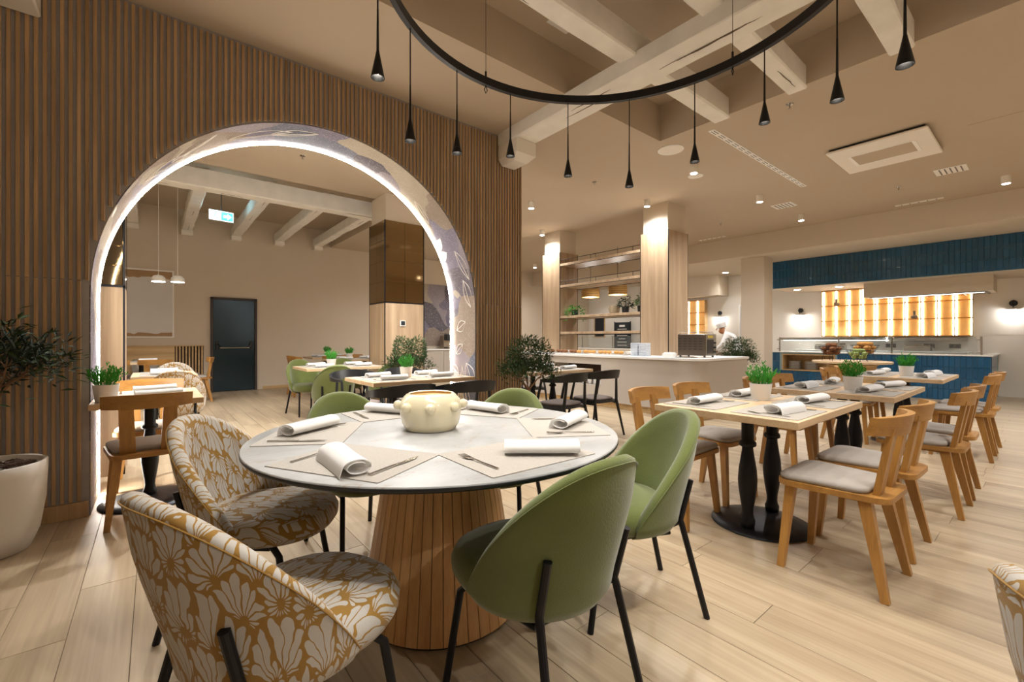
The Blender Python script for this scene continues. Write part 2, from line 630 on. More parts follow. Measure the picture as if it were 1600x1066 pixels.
# ---- ceiling with two recesses
A0, A1, B0, B1 = -1.6, 4.57, -2.2, 2.9           # recess over the round table (U, V)
K0, K1, L0, L1 = -2.0, 3.45, 7.04, 11.5          # recess in the room behind the arch
cm = M()
def slab(u0, u1, v0, v1):
    cm.box(u0, u1, v0, v1, CH, CH + .55)
slab(UL, A0, VR, B1); slab(A1, U_SH, VR, B1); slab(A0, A1, VR, B0)
slab(UL, U_SH, B1, L0)
slab(UL, K0, L0, VB); slab(K1, U_SH, L0, VB)
cm.box(A0, A1, B0, B1, RH, CH + .55)
cm.box(K0, K1, L0, L1, RH, CH + .55)
ceiling = structure('ceiling', cm, CEILP, smooth=0)
tag(ceiling, 'warm beige plaster ceiling with recessed bays for the old beams')

# ---- old whitewashed beams
def rough_beam(u0, u1, v0, v1, z0, z1, along, seed, segs=14):
    rn = random.Random(seed)
    m = M()
    rows = []
    for i in range(segs + 1):
        t = i / segs
        e = 0.0 if i in (0, segs) else 1.0
        j = [rn.uniform(-0.008, 0.008) * e for _ in range(8)]
        if along == 'u':
            x = u0 + (u1 - u0) * t
            ring = [(x, v0 + j[0], z0 + .012 + j[1] * .6), (x, v0 + .012, z0 + j[1]), (x, v1 - .012, z0 + j[2]), (x, v1 + j[3], z0 + .012), (x, v1 + j[3], z1), (x, v0 + j[0], z1)]
        else:
            y = v0 + (v1 - v0) * t
            ring = [(u1 + j[0], y, z0 + .012), (u1 - .012, y, z0 + j[1]), (u0 + .012, y, z0 + j[2]), (u0 + j[3], y, z0 + .012), (u0 + j[3], y, z1), (u1 + j[0], y, z1)]
        rows.append(ring)
    m.strip(rows, closed=True)
    n = len(rows[0])
    o = len(m.v)
    m.f.append(tuple(range(n))[::-1])
    m.f.append(tuple(range(o - n, o)))
    return m

def cracks(parent, u0, u1, v0, v1, z0, along, seed, n=3):
    rn = random.Random(seed)
    for _ in range(n):
        m = M()
        L = rn.uniform(.25, .7)
        if along == 'u':
            a = rn.uniform(u0, max(u0 + .01, u1 - L)); c = rn.uniform(v0 + .03, v1 - .03)
            pts = [(a + L * k / 6, c + rn.uniform(-.006, .006), z0 - .0005) for k in range(7)]
        else:
            a = rn.uniform(v0, max(v0 + .01, v1 - L)); c = rn.uniform(u0 + .03, u1 - .03)
            pts = [(c + rn.uniform(-.006, .006), a + L * k / 6, z0 - .0005) for k in range(7)]
        m.tube(pts, [.001, .003, .004, .003, .004, .002, .001], 4)
        obj('crack', m, parent, BEAMC)

def beam(name, label, u0, u1, v0, v1, z0, z1, along, seed, nc=3):
    o = obj(name, rough_beam(u0, u1, v0, v1, z0, z1, along, seed), None, BEAMW, smooth=25)
    tag(o, label, None, None, 'structure')
    cracks(o, u0, u1, v0, v1, z0, along, seed + 50, nc)
    return o

beam('ceiling_beam', 'thick whitewashed main beam running out from the slatted wall', 3.0, 3.28, B0 + .02, WV - .03, 3.31, 3.455, 'v', 1, 9)
for k, (va, vb) in enumerate(((2.11, 2.28), (1.42, 1.58), (0.69, 0.85), (-0.05, 0.12), (-0.8, -0.63), (-1.55, -1.4))):
    beam('ceiling_joist', 'whitewashed joist lying across the main beam, number %d from the slatted wall' % (k + 1), A0 + .01, 4.6, va, vb, 3.425, 3.62, 'u', 10 + k, 6)
beam('ceiling_beam', 'whitewashed cross beam in the room behind the arch', K0 + .01, 3.44, 7.42, 7.66, 3.25, 3.50, 'u', 30, 4)
for k, uu in enumerate((-1.2, -.32, .545, 1.416, 2.275, 3.13)):
    j = beam('ceiling_joist', 'whitewashed joist behind the arch, number %d from the wall art' % (k + 1), uu - .09, uu + .09, 7.67, VB - .005, 3.42, 3.60, 'v', 40 + k, 2)
    obj('end_block', M().box(uu - .10, uu + .10, VB - .16, VB - .004, 3.33, 3.42, .008), j, WHITEP)
structure('trim_1', M().box(-1.5, -.54, 3.62, WV - .016, 3.13, CH - .002, .01), WHITEP)        # boxed duct at the slatted wall
cbm = M().prism([(3.0, 3.62), (3.28, 3.62), (3.28, 3.94), (3.0, 3.94)], 3.16, 3.305)
cbm.add([(3.0, 3.62, 3.16), (3.28, 3.62, 3.16), (3.28, 3.94, 3.16), (3.0, 3.94, 3.16), (3.05, 3.72, 3.10), (3.23, 3.72, 3.10), (3.23, 3.94, 3.10), (3.05, 3.94, 3.10)],
        [(0, 1, 5, 4), (1, 2, 6, 5), (2, 3, 7, 6), (3, 0, 4, 7), (7, 6, 5, 4)])
tag(obj('beam_corbel', cbm, None, WHITEP), 'white rounded corbel carrying the main beam end', None, None, 'structure')

# ---- the slatted wall with the arch
poly = [(-1.6, 0), (AC_ - AR, 0), (AC_ - AR, SPR)]
NA = 64
arc = [(AC_ - AR * math.cos(math.pi * k / NA), SPR + AR * math.sin(math.pi * k / NA)) for k in range(NA + 1)]
poly = [(-1.6, 0), (AC_ - AR, 0)] + arc + [(AC_ + AR, 0), (3.354, 0), (3.354, CH), (-1.6, CH)]
wm = M()
n = len(poly)
wm.add([(x, WV, z) for x, z in poly] + [(x, WV2, z) for x, z in poly],
       [tuple(range(n)), tuple(range(n, 2 * n))[::-1]] + [(i, n + i, n + (i + 1) % n, (i + 1) % n) for i in range(n)])
wall_arch = structure('wall_arch', wm, BACKING, smooth=0)
tag(wall_arch, 'slatted oak feature wall pierced by a large lit arch')
PIT, SWD = 0.038, 0.019
slat_cache = {}
def slat(u, z0, z1):
    key = (round(z0, 3), round(z1, 3))
    if key not in slat_cache:
        slat_cache[key] = M().box(-SWD / 2, SWD / 2, -0.014, 0, z0, z1, .0015).mesh('slat', SLATW)
    obj('slat', slat_cache[key], wall_arch, loc=(u, WV, 0))
u = -1.0
while u < 3.35:
    x = u + PIT / 2
    inside = AC_ - AR < x + .012 and x - .012 < AC_ + AR
    if inside:
        h = 0
        for e in (-.012, .012):
            q = AR * AR - (x + e - AC_) ** 2
            h = max(h, SPR + math.sqrt(q) if q > 0 else SPR)
        slat(x, max(1.532, h + .004), CH - .02)
    else:
        slat(x, .105, 1.528)
        slat(x, 1.532, CH - .02)
    u += PIT
plm = M().box(-1.6, AC_ - AR - .004, WV - .024, WV, 0, .10, .002)
obj('plinth', plm, wall_arch, SLATW)
obj('plinth', M().box(AC_ + AR + .004, 3.354, WV - .024, WV, 0, .10, .002), wall_arch, SLATW)
# lining of the reveal (painted mural) and the LED channel round its rear edge
path = [(AC_ - AR, 0), (AC_ - AR, SPR * .5)] + arc + [(AC_ + AR, SPR * .5), (AC_ + AR, 0)]
def inset(p, q):
    x, z = p
    if z < SPR:
        return (x + q if x < AC_ else x - q, z)
    dx, dz = x - AC_, z - SPR
    l = math.hypot(dx, dz)
    return (AC_ + dx * (l - q) / l, SPR + dz * (l - q) / l)
def along(v0, v1, q0, q1, mat, name, parent):
    rows = []
    for p in path:
        a, b = inset(p, q0), inset(p, q1)
        rows.append([(a[0], v0, a[1]), (a[0], v1, a[1]), (b[0], v1, b[1]), (b[0], v0, b[1])])
    m = M().strip(rows, closed=True)
    m.f.append((0, 1, 2, 3)); o = len(m.v); m.f.append((o - 4, o - 1, o - 2, o - 3))
    return obj(name, m, parent, mat)
lining = along(WV - .001, WV2 - .045, 0.0005, .006, MURALA, 'mural_lining', wall_arch)
along(WV2 - .044, WV2 - .008, 0.0005, .012, FRAMEW, 'led_channel', wall_arch)
led = along(WV2 - .043, WV2 - .008, .0125, .016, E_LED, 'led_strip', wall_arch)
# line drawings of leaves on the lining
def reveal_pt(s, v):
    """s: arc length from the right floor edge upward, v: depth"""
    q = .0075
    if s < SPR:
        return (AC_ + AR - q, v, s)
    a = (s - SPR) / AR
    return (AC_ + (AR - q) * math.cos(a), v, SPR + (AR - q) * math.sin(a))
def leaf_print(s0, v0, L, wd, ang, fill, w_=.0035):
    pts = []
    for k in range(17):
        t = k / 16 * 2
        if t <= 1:
            a, b = t, math.sin(math.pi * t)
        else:
            a, b = 2 - t, -math.sin(math.pi * (2 - t))
        x, y = L * a, wd * b
        pts.append((s0 + x * math.cos(ang) - y * math.sin(ang), v0 + x * math.sin(ang) + y * math.cos(ang)))
    pts = [(s, min(max(v, WV + .004), WV2 - .055)) for s, v in pts]
    m = M()
    if fill:
        m.add([reveal_pt(s, v) for s, v in pts[:-1]], [tuple(range(len(pts) - 1))])
    else:
        m.tube([reveal_pt(s, v) for s, v in pts], w_, 4, cap=False)
        m.tube([reveal_pt(*pts[0]), reveal_pt(*pts[8])], w_, 4, cap=False)
    obj('leaf_print', m, lining, INKW)
rn = random.Random(5)
for (s, v, L, wd, a, f) in ((.25, 4.05, .5, .06, .35, 0), (.3, 4.2, .55, .05, .05, 0), (.28, 4.35, .5, .05, -.2, 0), (.75, 4.3, .2, .07, 1.2, 0), (.62, 4.0, .3, .09, .5, 0),
                            (.98, 4.36, .18, .05, -.9, 0), (1.25, 4.34, .2, .06, -1.1, 0), (1.5, 4.05, .32, .07, .3, 0), (1.8, 4.02, .36, .06, .35, 0), (2.15, 4.3, .25, .06, 1.9, 1),
                            (2.32, 4.3, .22, .05, 2.3, 1), (2.5, 4.35, .3, .05, -.2, 0), (3.9, 4.1, .4, .06, .35, 0), (4.1, 4.15, .5, .05, .2, 0), (4.7, 4.05, .4, .07, .5, 0), (4.9, 4.25, .4, .05, -.1, 0), (5.6, 4.0, .1, .03, .7, 1)):
    leaf_print(s, v, L, wd, a, f)

# ---- kitchen side: dropped soffit, tiled bulkhead, white pier
structure('trim_2', M().box(10.25, U_SH, VR, VB, 3.0, CH - .001), PAINT)
structure('trim_3', M().box(11.64, U_SH, VR, 4.31, 2.36, 3.0), PAINT)
structure('trim_4', M().box(12.6, U_SH, 6.1, 8.6, 2.42, 3.0), PAINT)
structure('column_1', M().box(10.54, 11.0, 4.09, 4.59, 0, 3.0, .006), PAINT)
bulk = structure('bulkhead_wall', M().box(11.615, 11.64, -1.0, 4.31, 2.36, 3.0), TEALG)
tag(bulk, 'deep teal tiled bulkhead above the kitchen opening', None, None, 'structure')
TW, TH = .076, .2133
tile_m = M().box(-.014, 0, -TW / 2 + .002, TW / 2 - .002, .002, TH - .002, .003).mesh('tile', TEAL)
for r_ in range(3):
    k = 0
    v = 4.31 - TW / 2
    while v > -.3:
        obj('tile', tile_m, bulk, loc=(11.615, v, 2.36 + r_ * TH))
        v -= TW
structure('wall_panel_joint', M().box(U_SH - .004, U_SH, -1.5, 1.05, 1.24, 1.25), WHITEP)

# ---- wood-clad piers, each with a white head, carrying the shelves
def pier(u0, u1, v0, v1, label):
    t = thing('clad_column', label, None)
    tag(t, kind='structure')
    obj('core', M().box(u0 + .04, u1 - .02, v0 + .04, v1 - .04, 2.97, CH), t, PAINT)
    for (a, b, c, d_) in ((u0, u0 + .02, v0 + .012, v1 - .012), (u1 - .02, u1, v0 + .012, v1 - .012), (u0 + .012, u1 - .012, v0, v0 + .02), (u0 + .012, u1 - .012, v1 - .02, v1)):
        obj('panel', M().box(a, b, c, d_, .8725, 2.97, .001), t, PANELW)
    for (a, c) in ((u0, v0), (u0, v1), (u1, v0), (u1, v1)):
        x0, x1 = (a, a + .012) if a == u0 else (a - .012, a)
        y0, y1 = (c, c + .012) if c == v0 else (c - .012, c)
        obj('corner_trim', M().box(x0, x1, y0, y1, .8725, 2.975), t, BLACKM)
    obj('cap', M().box(u0 + .02, u1 - .02, v0 + .02, v1 - .02, 2.95, 2.968), t, PANELW)
    return t
pier(6.60, 7.21, 4.03, 4.58, 'oak clad column beside the grill toaster on the buffet')
pier(6.60, 7.15, 6.54, 7.08, 'oak clad column at the far end of the buffet shelves')

# ---- mirror and wood clad pillars behind the arch
def mirror_pier(u0, u1, v0, v1, zd, zt, nz, nu, nv, label):
    t = tag(thing('mirror_column', label, None), kind='structure')
    obj('core', M().box(u0 + .03, u1 - .03, v0 + .03, v1 - .03, 0, CH), t, PAINT)
    for (a, b, c, d_) in ((u0, u0 + .02, v0 + .012, v1 - .012), (u1 - .02, u1, v0 + .012, v1 - .012), (u0 + .012, u1 - .012, v0, v0 + .02), (u0 + .012, u1 - .012, v1 - .02, v1)):
        obj('panel', M().box(a, b, c, d_, 0, zd - .012, .001), t, PANELW)
    for (a, c) in ((u0, v0), (u0, v1), (u1, v0), (u1, v1)):
        x0, x1 = (a - .002, a + .012) if a == u0 else (a - .012, a + .002)
        y0, y1 = (c - .002, c + .012) if c == v0 else (c - .012, c + .002)
        obj('corner_trim', M().box(x0, x1, y0, y1, 0, zt), t, BLACKM)
    obj('belt_trim', M().box(u0 - .002, u1 + .002, v0 - .002, v1 + .002, zd - .012, zd + .006), t, BLACKM)
    hz = (zt - zd - .006) / nz
    wu, wv = (u1 - u0 - .024) / nu, (v1 - v0 - .024) / nv
    mu = M().box(.001, wu - .001, 0, .018, .001, hz - .001, .002).mesh('mirror_tile', MIRROR)
    mv = M().box(0, .018, .001, wv - .001, .001, hz - .001, .002).mesh('mirror_tile', MIRROR)
    for k in range(nz):
        z = zd + .006 + k * hz
        for i in range(nu):
            obj('mirror_tile', mu, t, loc=(u0 + .012 + i * wu, v0, z))
        for i in range(nv):
            obj('mirror_tile', mv, t, loc=(u0, v0 + .012 + i * wv, z))
            obj('mirror_tile', mv, t, loc=(u1 - .018, v0 + .012 + i * wv, z))
    return t
mirror_pier(2.80, 3.48, 6.60, 7.23, 1.73, 3.02, 4, 2, 2, 'pillar seen through the arch, bronze mirror tiles above oak panels')
mirror_pier(-.92, -.19, 5.0, 5.35, 1.60, 3.10, 9, 3, 1, 'pillar behind the lit arch jamb, bronze mirror above oak panels')

# ---- emergency door in the back wall
door = tag(thing('door_1', 'dark teal steel fire door with push bar', None, (0, 0, 0)), kind='structure')
D0, D1 = .95, 1.83
obj('leaf', M().box(D0 + .05, D1 - .05, VB - .03, VB, .01, 2.01, .004), door, DOORM)
for a, b, c, d_ in ((D0, D0 + .05, 0, 2.06), (D1 - .05, D1, 0, 2.06), (D0, D1, 2.01, 2.06)):
    obj('frame', M().box(a, b, VB - .05, VB, c, d_, .003), door, DOORF)
pb = obj('push_bar', M().tube([(D0 + .16, VB - .09, .96), (D1 - .16, VB - .09, .96)], .016, 8), door, STEEL)
for x in (D0 + .12, D1 - .12):
    obj('bracket', M().box(x - .03, x + .03, VB - .07, VB - .03, .92, 1.10, .01).tube([(x, VB - .06, 1.05), (x + (.05 if x < 1.3 else -.05), VB - .09, .98)], .018, 8), pb, BLACKP)
structure('panel_mural', M().box(5.6, 8.0, VB - .012, VB, .95, 2.75), MURALB)

# ---- lit shelving niches in the kitchen wall
def lit_shelf(v0, v1, z0, z1, nv, nz, label):
    t = thing('lit_shelf', label, 'shelving', (0, 0, 0), 0)
    U = U_SH
    obj('back_panel', M().box(U - .03, U - .001, v0, v1, z0, z1), t, ONYX)
    for i in range(nv + 1):
        v = v0 + (v1 - v0) * i / nv
        obj('divider', M().box(U - .16, U - .03, v - .005, v + .005, z0, z1), t, BENCHW)
        for sg_ in (-1, 1):
            if v0 < v + sg_ * .02 < v1:
                obj('led_strip', M().box(U - .045, U - .036, v + sg_ * .022 - .012, v + sg_ * .022 + .012, z0 + .012, z1 - .012), t, E_SHELF)
    for k in range(nz + 1):
        z = z0 + (z1 - z0) * k / nz
        obj('shelf', M().box(U - .16, U - .03, v0, v1, z - .009, z + .009), t, AMBER)
    return t
lit_shelf(1.08, 3.72, 1.22, 2.34, 10, 3, 'amber back-lit grid shelving behind the hot counter')
lit_shelf(6.75, 7.35, 1.22, 2.34, 2, 3, 'narrow amber back-lit shelving beyond the oak column')

# ================================================================== ceiling fixtures
# ---- ring chandelier with sixteen cone pendants
RC, RR, RZ = (1.65, 1.263), 1.075, 2.80
ring = thing('ring_chandelier', 'large black ring chandelier with slender cone pendants over the round table', 'chandelier', (RC[0], RC[1], RZ))
rows = []
for k in range(97):
    a = 2 * math.pi * k / 96
    c, s = math.cos(a), math.sin(a)
    rows.append([((RR - .014) * c, (RR - .014) * s, 0), ((RR + .014) * c, (RR + .014) * s, 0), ((RR + .014) * c, (RR + .014) * s, .05), ((RR - .014) * c, (RR - .014) * s, .05)])
obj('ring', M().strip(rows, closed=True), ring, RINGM)
cone = M().lathe([(.004, .30), (.006, .12), (.009, .105), (.030, .0), (.027, .0), (.012, .06), (.0001, .062)], 20).mesh('cone_shade', RINGM)
glow = M().lathe([(.0001, .004), (.016, .004), (.0161, .008)], 14).mesh('bulb', E_DISC)
wires = {}
for k in range(16):
    a = R(10.9 + 22.5 * k)
    drop = {0: .51, 1: .60, 2: .51, 3: .42}[k % 4]
    x, y = RR * math.cos(a), RR * math.sin(a)
    wm_ = wires.setdefault(drop, M().tube([(0, 0, 0), (0, 0, -drop + .28)], .0035, 6).mesh('cord', RINGM))
    obj('cord', wm_, ring, loc=(x, y, 0))
    sh = obj('cone_shade', cone, ring, loc=(x, y, -drop))
    obj('bulb', glow, sh, loc=(0, 0, .02))
    lamp(ring, (x, y, -drop - .002), W_PENDANT, WARM, angle=95, size=.02, blend=.7)
for k in range(4):
    a = R(88.5 - 90 * k)
    x, y = RR * math.cos(a), RR * math.sin(a)
    g = obj('suspension_wire', M().tube([(x, y, .05), (x, y, CH + .38 - RZ)], .0018, 5), ring, RINGM)
    obj('clamp', M().tube([(x, y, .02), (x, y, .09)], .007, 8).tube([(x, y, 0), (x + .012, y, -.03), (x, y, -.05), (x - .012, y, -.03), (x, y, 0)], .003, 5), g, RINGM)

# ---- surface spots
def make_spot():
    t = thing('ceiling_spot', '-', 'spotlight')
    obj('housing', M().lathe([(.048, 0), (.05, .004), (.05, .11), (.046, .11)], 24), t, WHITEP)
    obj('lens', M().lathe([(.040, -.003), (.042, .0)], 20), t, E_DISC)
    return t
SPOT = Proto(make_spot())
spots = [((4.917, 5.546), 'white ceiling spot just past the slatted wall end'),
         ((6.362, 6.831), 'white ceiling spot shining on the far oak column head'),
         ((6.332, 4.26), 'white ceiling spot shining on the oak column beside the toaster'),
         ((5.545, 3.018), 'white ceiling spot below the round ceiling speaker'),
         ((7.524, 2.986), 'white ceiling spot between the square vent and round speaker'),
         ((9.294, 2.967), 'white ceiling spot close to the dropped soffit over the middle oak table'),
         ((9.325, .443), 'white ceiling spot close to the dropped soffit past the cassette unit'),
         ((9.09, 10.08), 'small far white ceiling spot seen between slatted wall and oak column')]
fill_spots = [(3.3, -1.4), (5.6, -.4), (7.4, -1.2), (1.0, -2.6), (3.4, 4.9), (1.2, 5.0), (2.4, 5.4), (4.6, 9.2), (6.8, 9.6), (-.6, 6.4), (9.2, -1.8), (5.0, -2.4), (8.3, 5.2)]  # unseen spots added to brighten the room, back room and chair backs
for (x, y), lb in spots:
    s_ = SPOT.put((x, y, CH - .11), 0, lb, 'surface ceiling spots')
    lamp(None, (x, y, CH - .125), W_SPOT, NEUT, angle=150, size=.04, blend=1.0)
for i, (x, y) in enumerate(fill_spots):
    zc = RH if A0 < x < A1 and B0 < y < B1 else CH
    SPOT.put((x, y, zc - .11), 0, 'added white ceiling spot out of view, giving fill light', 'added ceiling spots out of view for fill light')
    lamp(None, (x, y, zc - .125), W_FILL if (y > 4.6 and x < 3) or (y < -2 and x < 2) else W_SPOT, NEUT, angle=150, size=.04, blend=1.0)

def downlight(x, y, z, label, watts):
    t = thing('recessed_downlight', label, 'downlight', (x, y, z))
    obj('bezel', M().lathe([(.075, -.006), (.085, -.004), (.085, -.0005)], 24), t, WHITEP)
    obj('disc', M().lathe([(.068, -.008), (.07, -.006)], 24), t, E_DISC)
    lamp(None, (x, y, z - .012), watts, NEUT, angle=130, size=.06, blend=.8)
downlight(12.36, 5.8, 3.0, 'round recessed downlight in the kitchen soffit by the white pier', W_DOWN)
downlight(12.25, 4.0, 2.36, 'round recessed downlight under the teal bulkhead beside the pier', W_DOWN)
downlight(12.25, 3.15, 2.36, 'round recessed downlight under the teal bulkhead beside the extractor hood', W_DOWN)
downlight(12.3, 8.6, 3.0, 'recessed downlight over the pastry kitchen, hidden behind the shelves', W_DOWN)
downlight(12.3, 10.4, 3.0, 'recessed downlight in the far pastry kitchen corner', W_DOWN)

# ---- cassette air conditioner, vents, speaker, sprinklers
ac = thing('cassette_air_conditioner', 'white ceiling cassette air conditioner with beige inner grille', 'air conditioner', (6.87, 1.315, CH))
obj('panel', M().box(-.5, .5, -.46, .46, -.055, -.028, .008), ac, WHITEP)
obj('shadow_gap', M().box(-.47, .47, -.43, .43, -.03, -.0005), ac, BLACKP)
obj('grille', M().box(-.19, .19, -.28, .28, -.060, -.053, .002), ac, CEILP)
obj('grille_rim', M().box(-.215, .215, -.315, .315, -.058, -.054, .001), ac, FRAMEW)

def slot_diffuser(u0, u1, v, z, label):
    t = thing('slot_diffuser', label, 'diffuser', ((u0 + u1) / 2, v, z))
    L = (u1 - u0) / 2
    obj('frame', M().box(-L, L, -.036, .036, -.006, -.0005, .001), t, FRAMEW)
    nn = int(L * 2 / .16)
    for k in range(nn):
        for y in (-.014, .014):
            x = -L + (k + .5) * 2 * L / nn
            obj('slot', M().box(x - .055, x + .055, y - .0035, y + .0035, -.0075, -.0055), t, BLACKP)
slot_diffuser(4.76, 7.6, 2.39, CH, 'long white slot diffuser beside the round ceiling speaker')
slot_diffuser(1.6, 3.0, 1.86, RH, 'white slot diffuser up between joists by the main beam')

def square_vent(x, y, z, label, sx=.16, sy=.16):
    t = thing('ceiling_vent', label, 'vent', (x, y, z))
    obj('frame', M().box(-sx, sx, -sy, sy, -.006, -.0005, .001), t, FRAMEW)
    nn = 5
    for k in range(nn):
        yy = -sy + .03 + (2 * sy - .06) * (k + .5) / nn
        obj('slat', M().box(-sx + .03, sx - .03, yy - .008, yy + .006, -.010, -.0055, .0005), t, DARKST)
square_vent(8.42, .9, CH, 'white louvred vent next to the cassette air conditioner')
square_vent(8.42, 2.95, CH, 'white louvred vent between two ceiling spots near the soffit')
square_vent(2.72, 2.62, RH, 'white louvred vent up in the recess beside the main beam', .12, .12)
square_vent(9.95, 1.45, CH, 'long grey vent along the soffit near the cassette unit', .05, .30)
square_vent(9.9, 4.95, CH, 'long grey vent along the soffit above the oak column', .05, .30)
for x, y, r_, lb in ((4.88, 2.95, .15, 'round white ceiling speaker at the recess corner'), (5.93, 3.2, .10, 'smaller round ceiling plate behind the spot near the speaker')):
    t = thing('ceiling_speaker', lb, 'speaker', (x, y, CH))
    obj('rim', M().lathe([(r_ * .9, -.008), (r_, -.005), (r_, -.0005)], 32), t, FRAMEW)
    obj('grille', M().lathe([(.0001, -.011), (r_ * .5, -.0105), (r_ * .88, -.009), (r_ * .88, -.006)], 32), t, WHITEP)
def sprinkler(x, y, z, lb):
    t = thing('sprinkler', lb, 'sprinkler', (x, y, z))
    obj('plate', M().lathe([(.012, -.012), (.03, -.008), (.034, -.0005)], 16), t, STEEL)
    obj('head', M().lathe([(.006, -.012), (.006, -.04), (.016, -.042), (.016, -.045)][::-1], 10), t, BRUSHED)
sprinkler(4.83, 1.64, CH, 'ceiling sprinkler beside the joist ends of the recess')
sprinkler(5.0, 4.25, CH, 'ceiling sprinkler between slatted wall and buffet')
sprinkler(8.75, 1.5, CH, 'ceiling sprinkler beyond the cassette air conditioner')
sprinkler(8.75, 4.2, CH, 'ceiling sprinkler near the column by the toaster')
sprinkler(1.45, 5.95, CH, 'ceiling sprinkler inside the arch near the cross beam')
ht = thing('ceiling_hatch', 'flush beige access hatch outlined in the ceiling', 'hatch', (7.5, .35, CH))
obj('panel', M().box(-.7, .3, -.25, .25, -.003, -.0003, .001), ht, CEILP)

# ---- exit sign and small pendants behind the arch
ex = thing('exit_sign', 'glowing cyan exit sign hanging behind the arch', 'sign', (.92, 9.2, 3.30), R(8))
obj('rod', M().tube([(0, 0, .09), (0, 0, RH - 3.30)], .006, 6), ex, BLACKM)
obj('case', M().box(-.19, .19, -.012, .012, -.09, .09, .004), ex, FRAMEW)
obj('light_panel', M().box(-.18, .18, -.015, -.012, -.08, .08), ex, E_SIGN)
pic = obj('blue_field', M().box(-.005, .175, -.017, -.015, -.075, .075), ex, E_SIGNB)
obj('arrow', M().add([(.03, -.018, .02), (.03, -.018, -.02), (.09, -.018, -.02), (.09, -.018, -.05), (.15, -.018, 0), (.09, -.018, .05), (.09, -.018, .02)], [(0, 1, 2, 3, 4, 5, 6)]), pic, E_SIGN)
pc = M().ball((-.085, -.016, .05), .014, 8, 5)
for a, b in (((-.09, .03), (-.1, -.01)), ((-.1, -.01), (-.06, -.03)), ((-.06, -.03), (-.07, -.065)), ((-.1, -.01), (-.125, -.035)), ((-.125, -.035), (-.155, -.03)), ((-.09, .025), (-.05, .015)), ((-.09, .025), (-.13, .01))):
    pc.bar((a[0], -.016, a[1]), (b[0], -.016, b[1]), .014, .003, side=(1, 0, 0) if abs(a[0] - b[0]) < abs(a[1] - b[1]) else (0, 0, 1))
obj('running_figure', pc, ex, E_SIGNB)
lamp(None, (.92, 9.05, 3.42), 2.5, (.3, .8, 1.0), 'POINT', size=.08)

def dome_pendant(x, y, z, zc, label):
    t = thing('dome_pendant', label, 'pendant lamp', (x, y, z))
    obj('shade', M().lathe([(.09, 0), (.092, .01), (.088, .06), (.06, .095), (.015, .105), (.008, .11)], 24), t, WHITEP)
    obj('diffuser', M().lathe([(.0001, -.002), (.084, -.002), (.086, .002)], 20), t, E_DISC)
    obj('cord', M().tube([(0, 0, .108), (0, 0, zc - z)], .003, 5), t, FRAMEW)
    obj('canopy', M().lathe([(.05, zc - z - .03), (.055, zc - z - .025), (.055, zc - z - .0005)], 18), t, WHITEP)
    lamp(None, (x, y, z - .01), W_HANG, NEUT, angle=140, size=.06)
dome_pendant(.06, 8.95, 2.06, RH, 'small white dome pendant in front of the wall art')
dome_pendant(.30, 8.85, 2.06, RH, 'small white dome pendant beside the edge of the wall art')
dome_pendant(-.45, 9.0, 2.06, RH, 'small white dome pendant partly hidden by the mirror pillar')

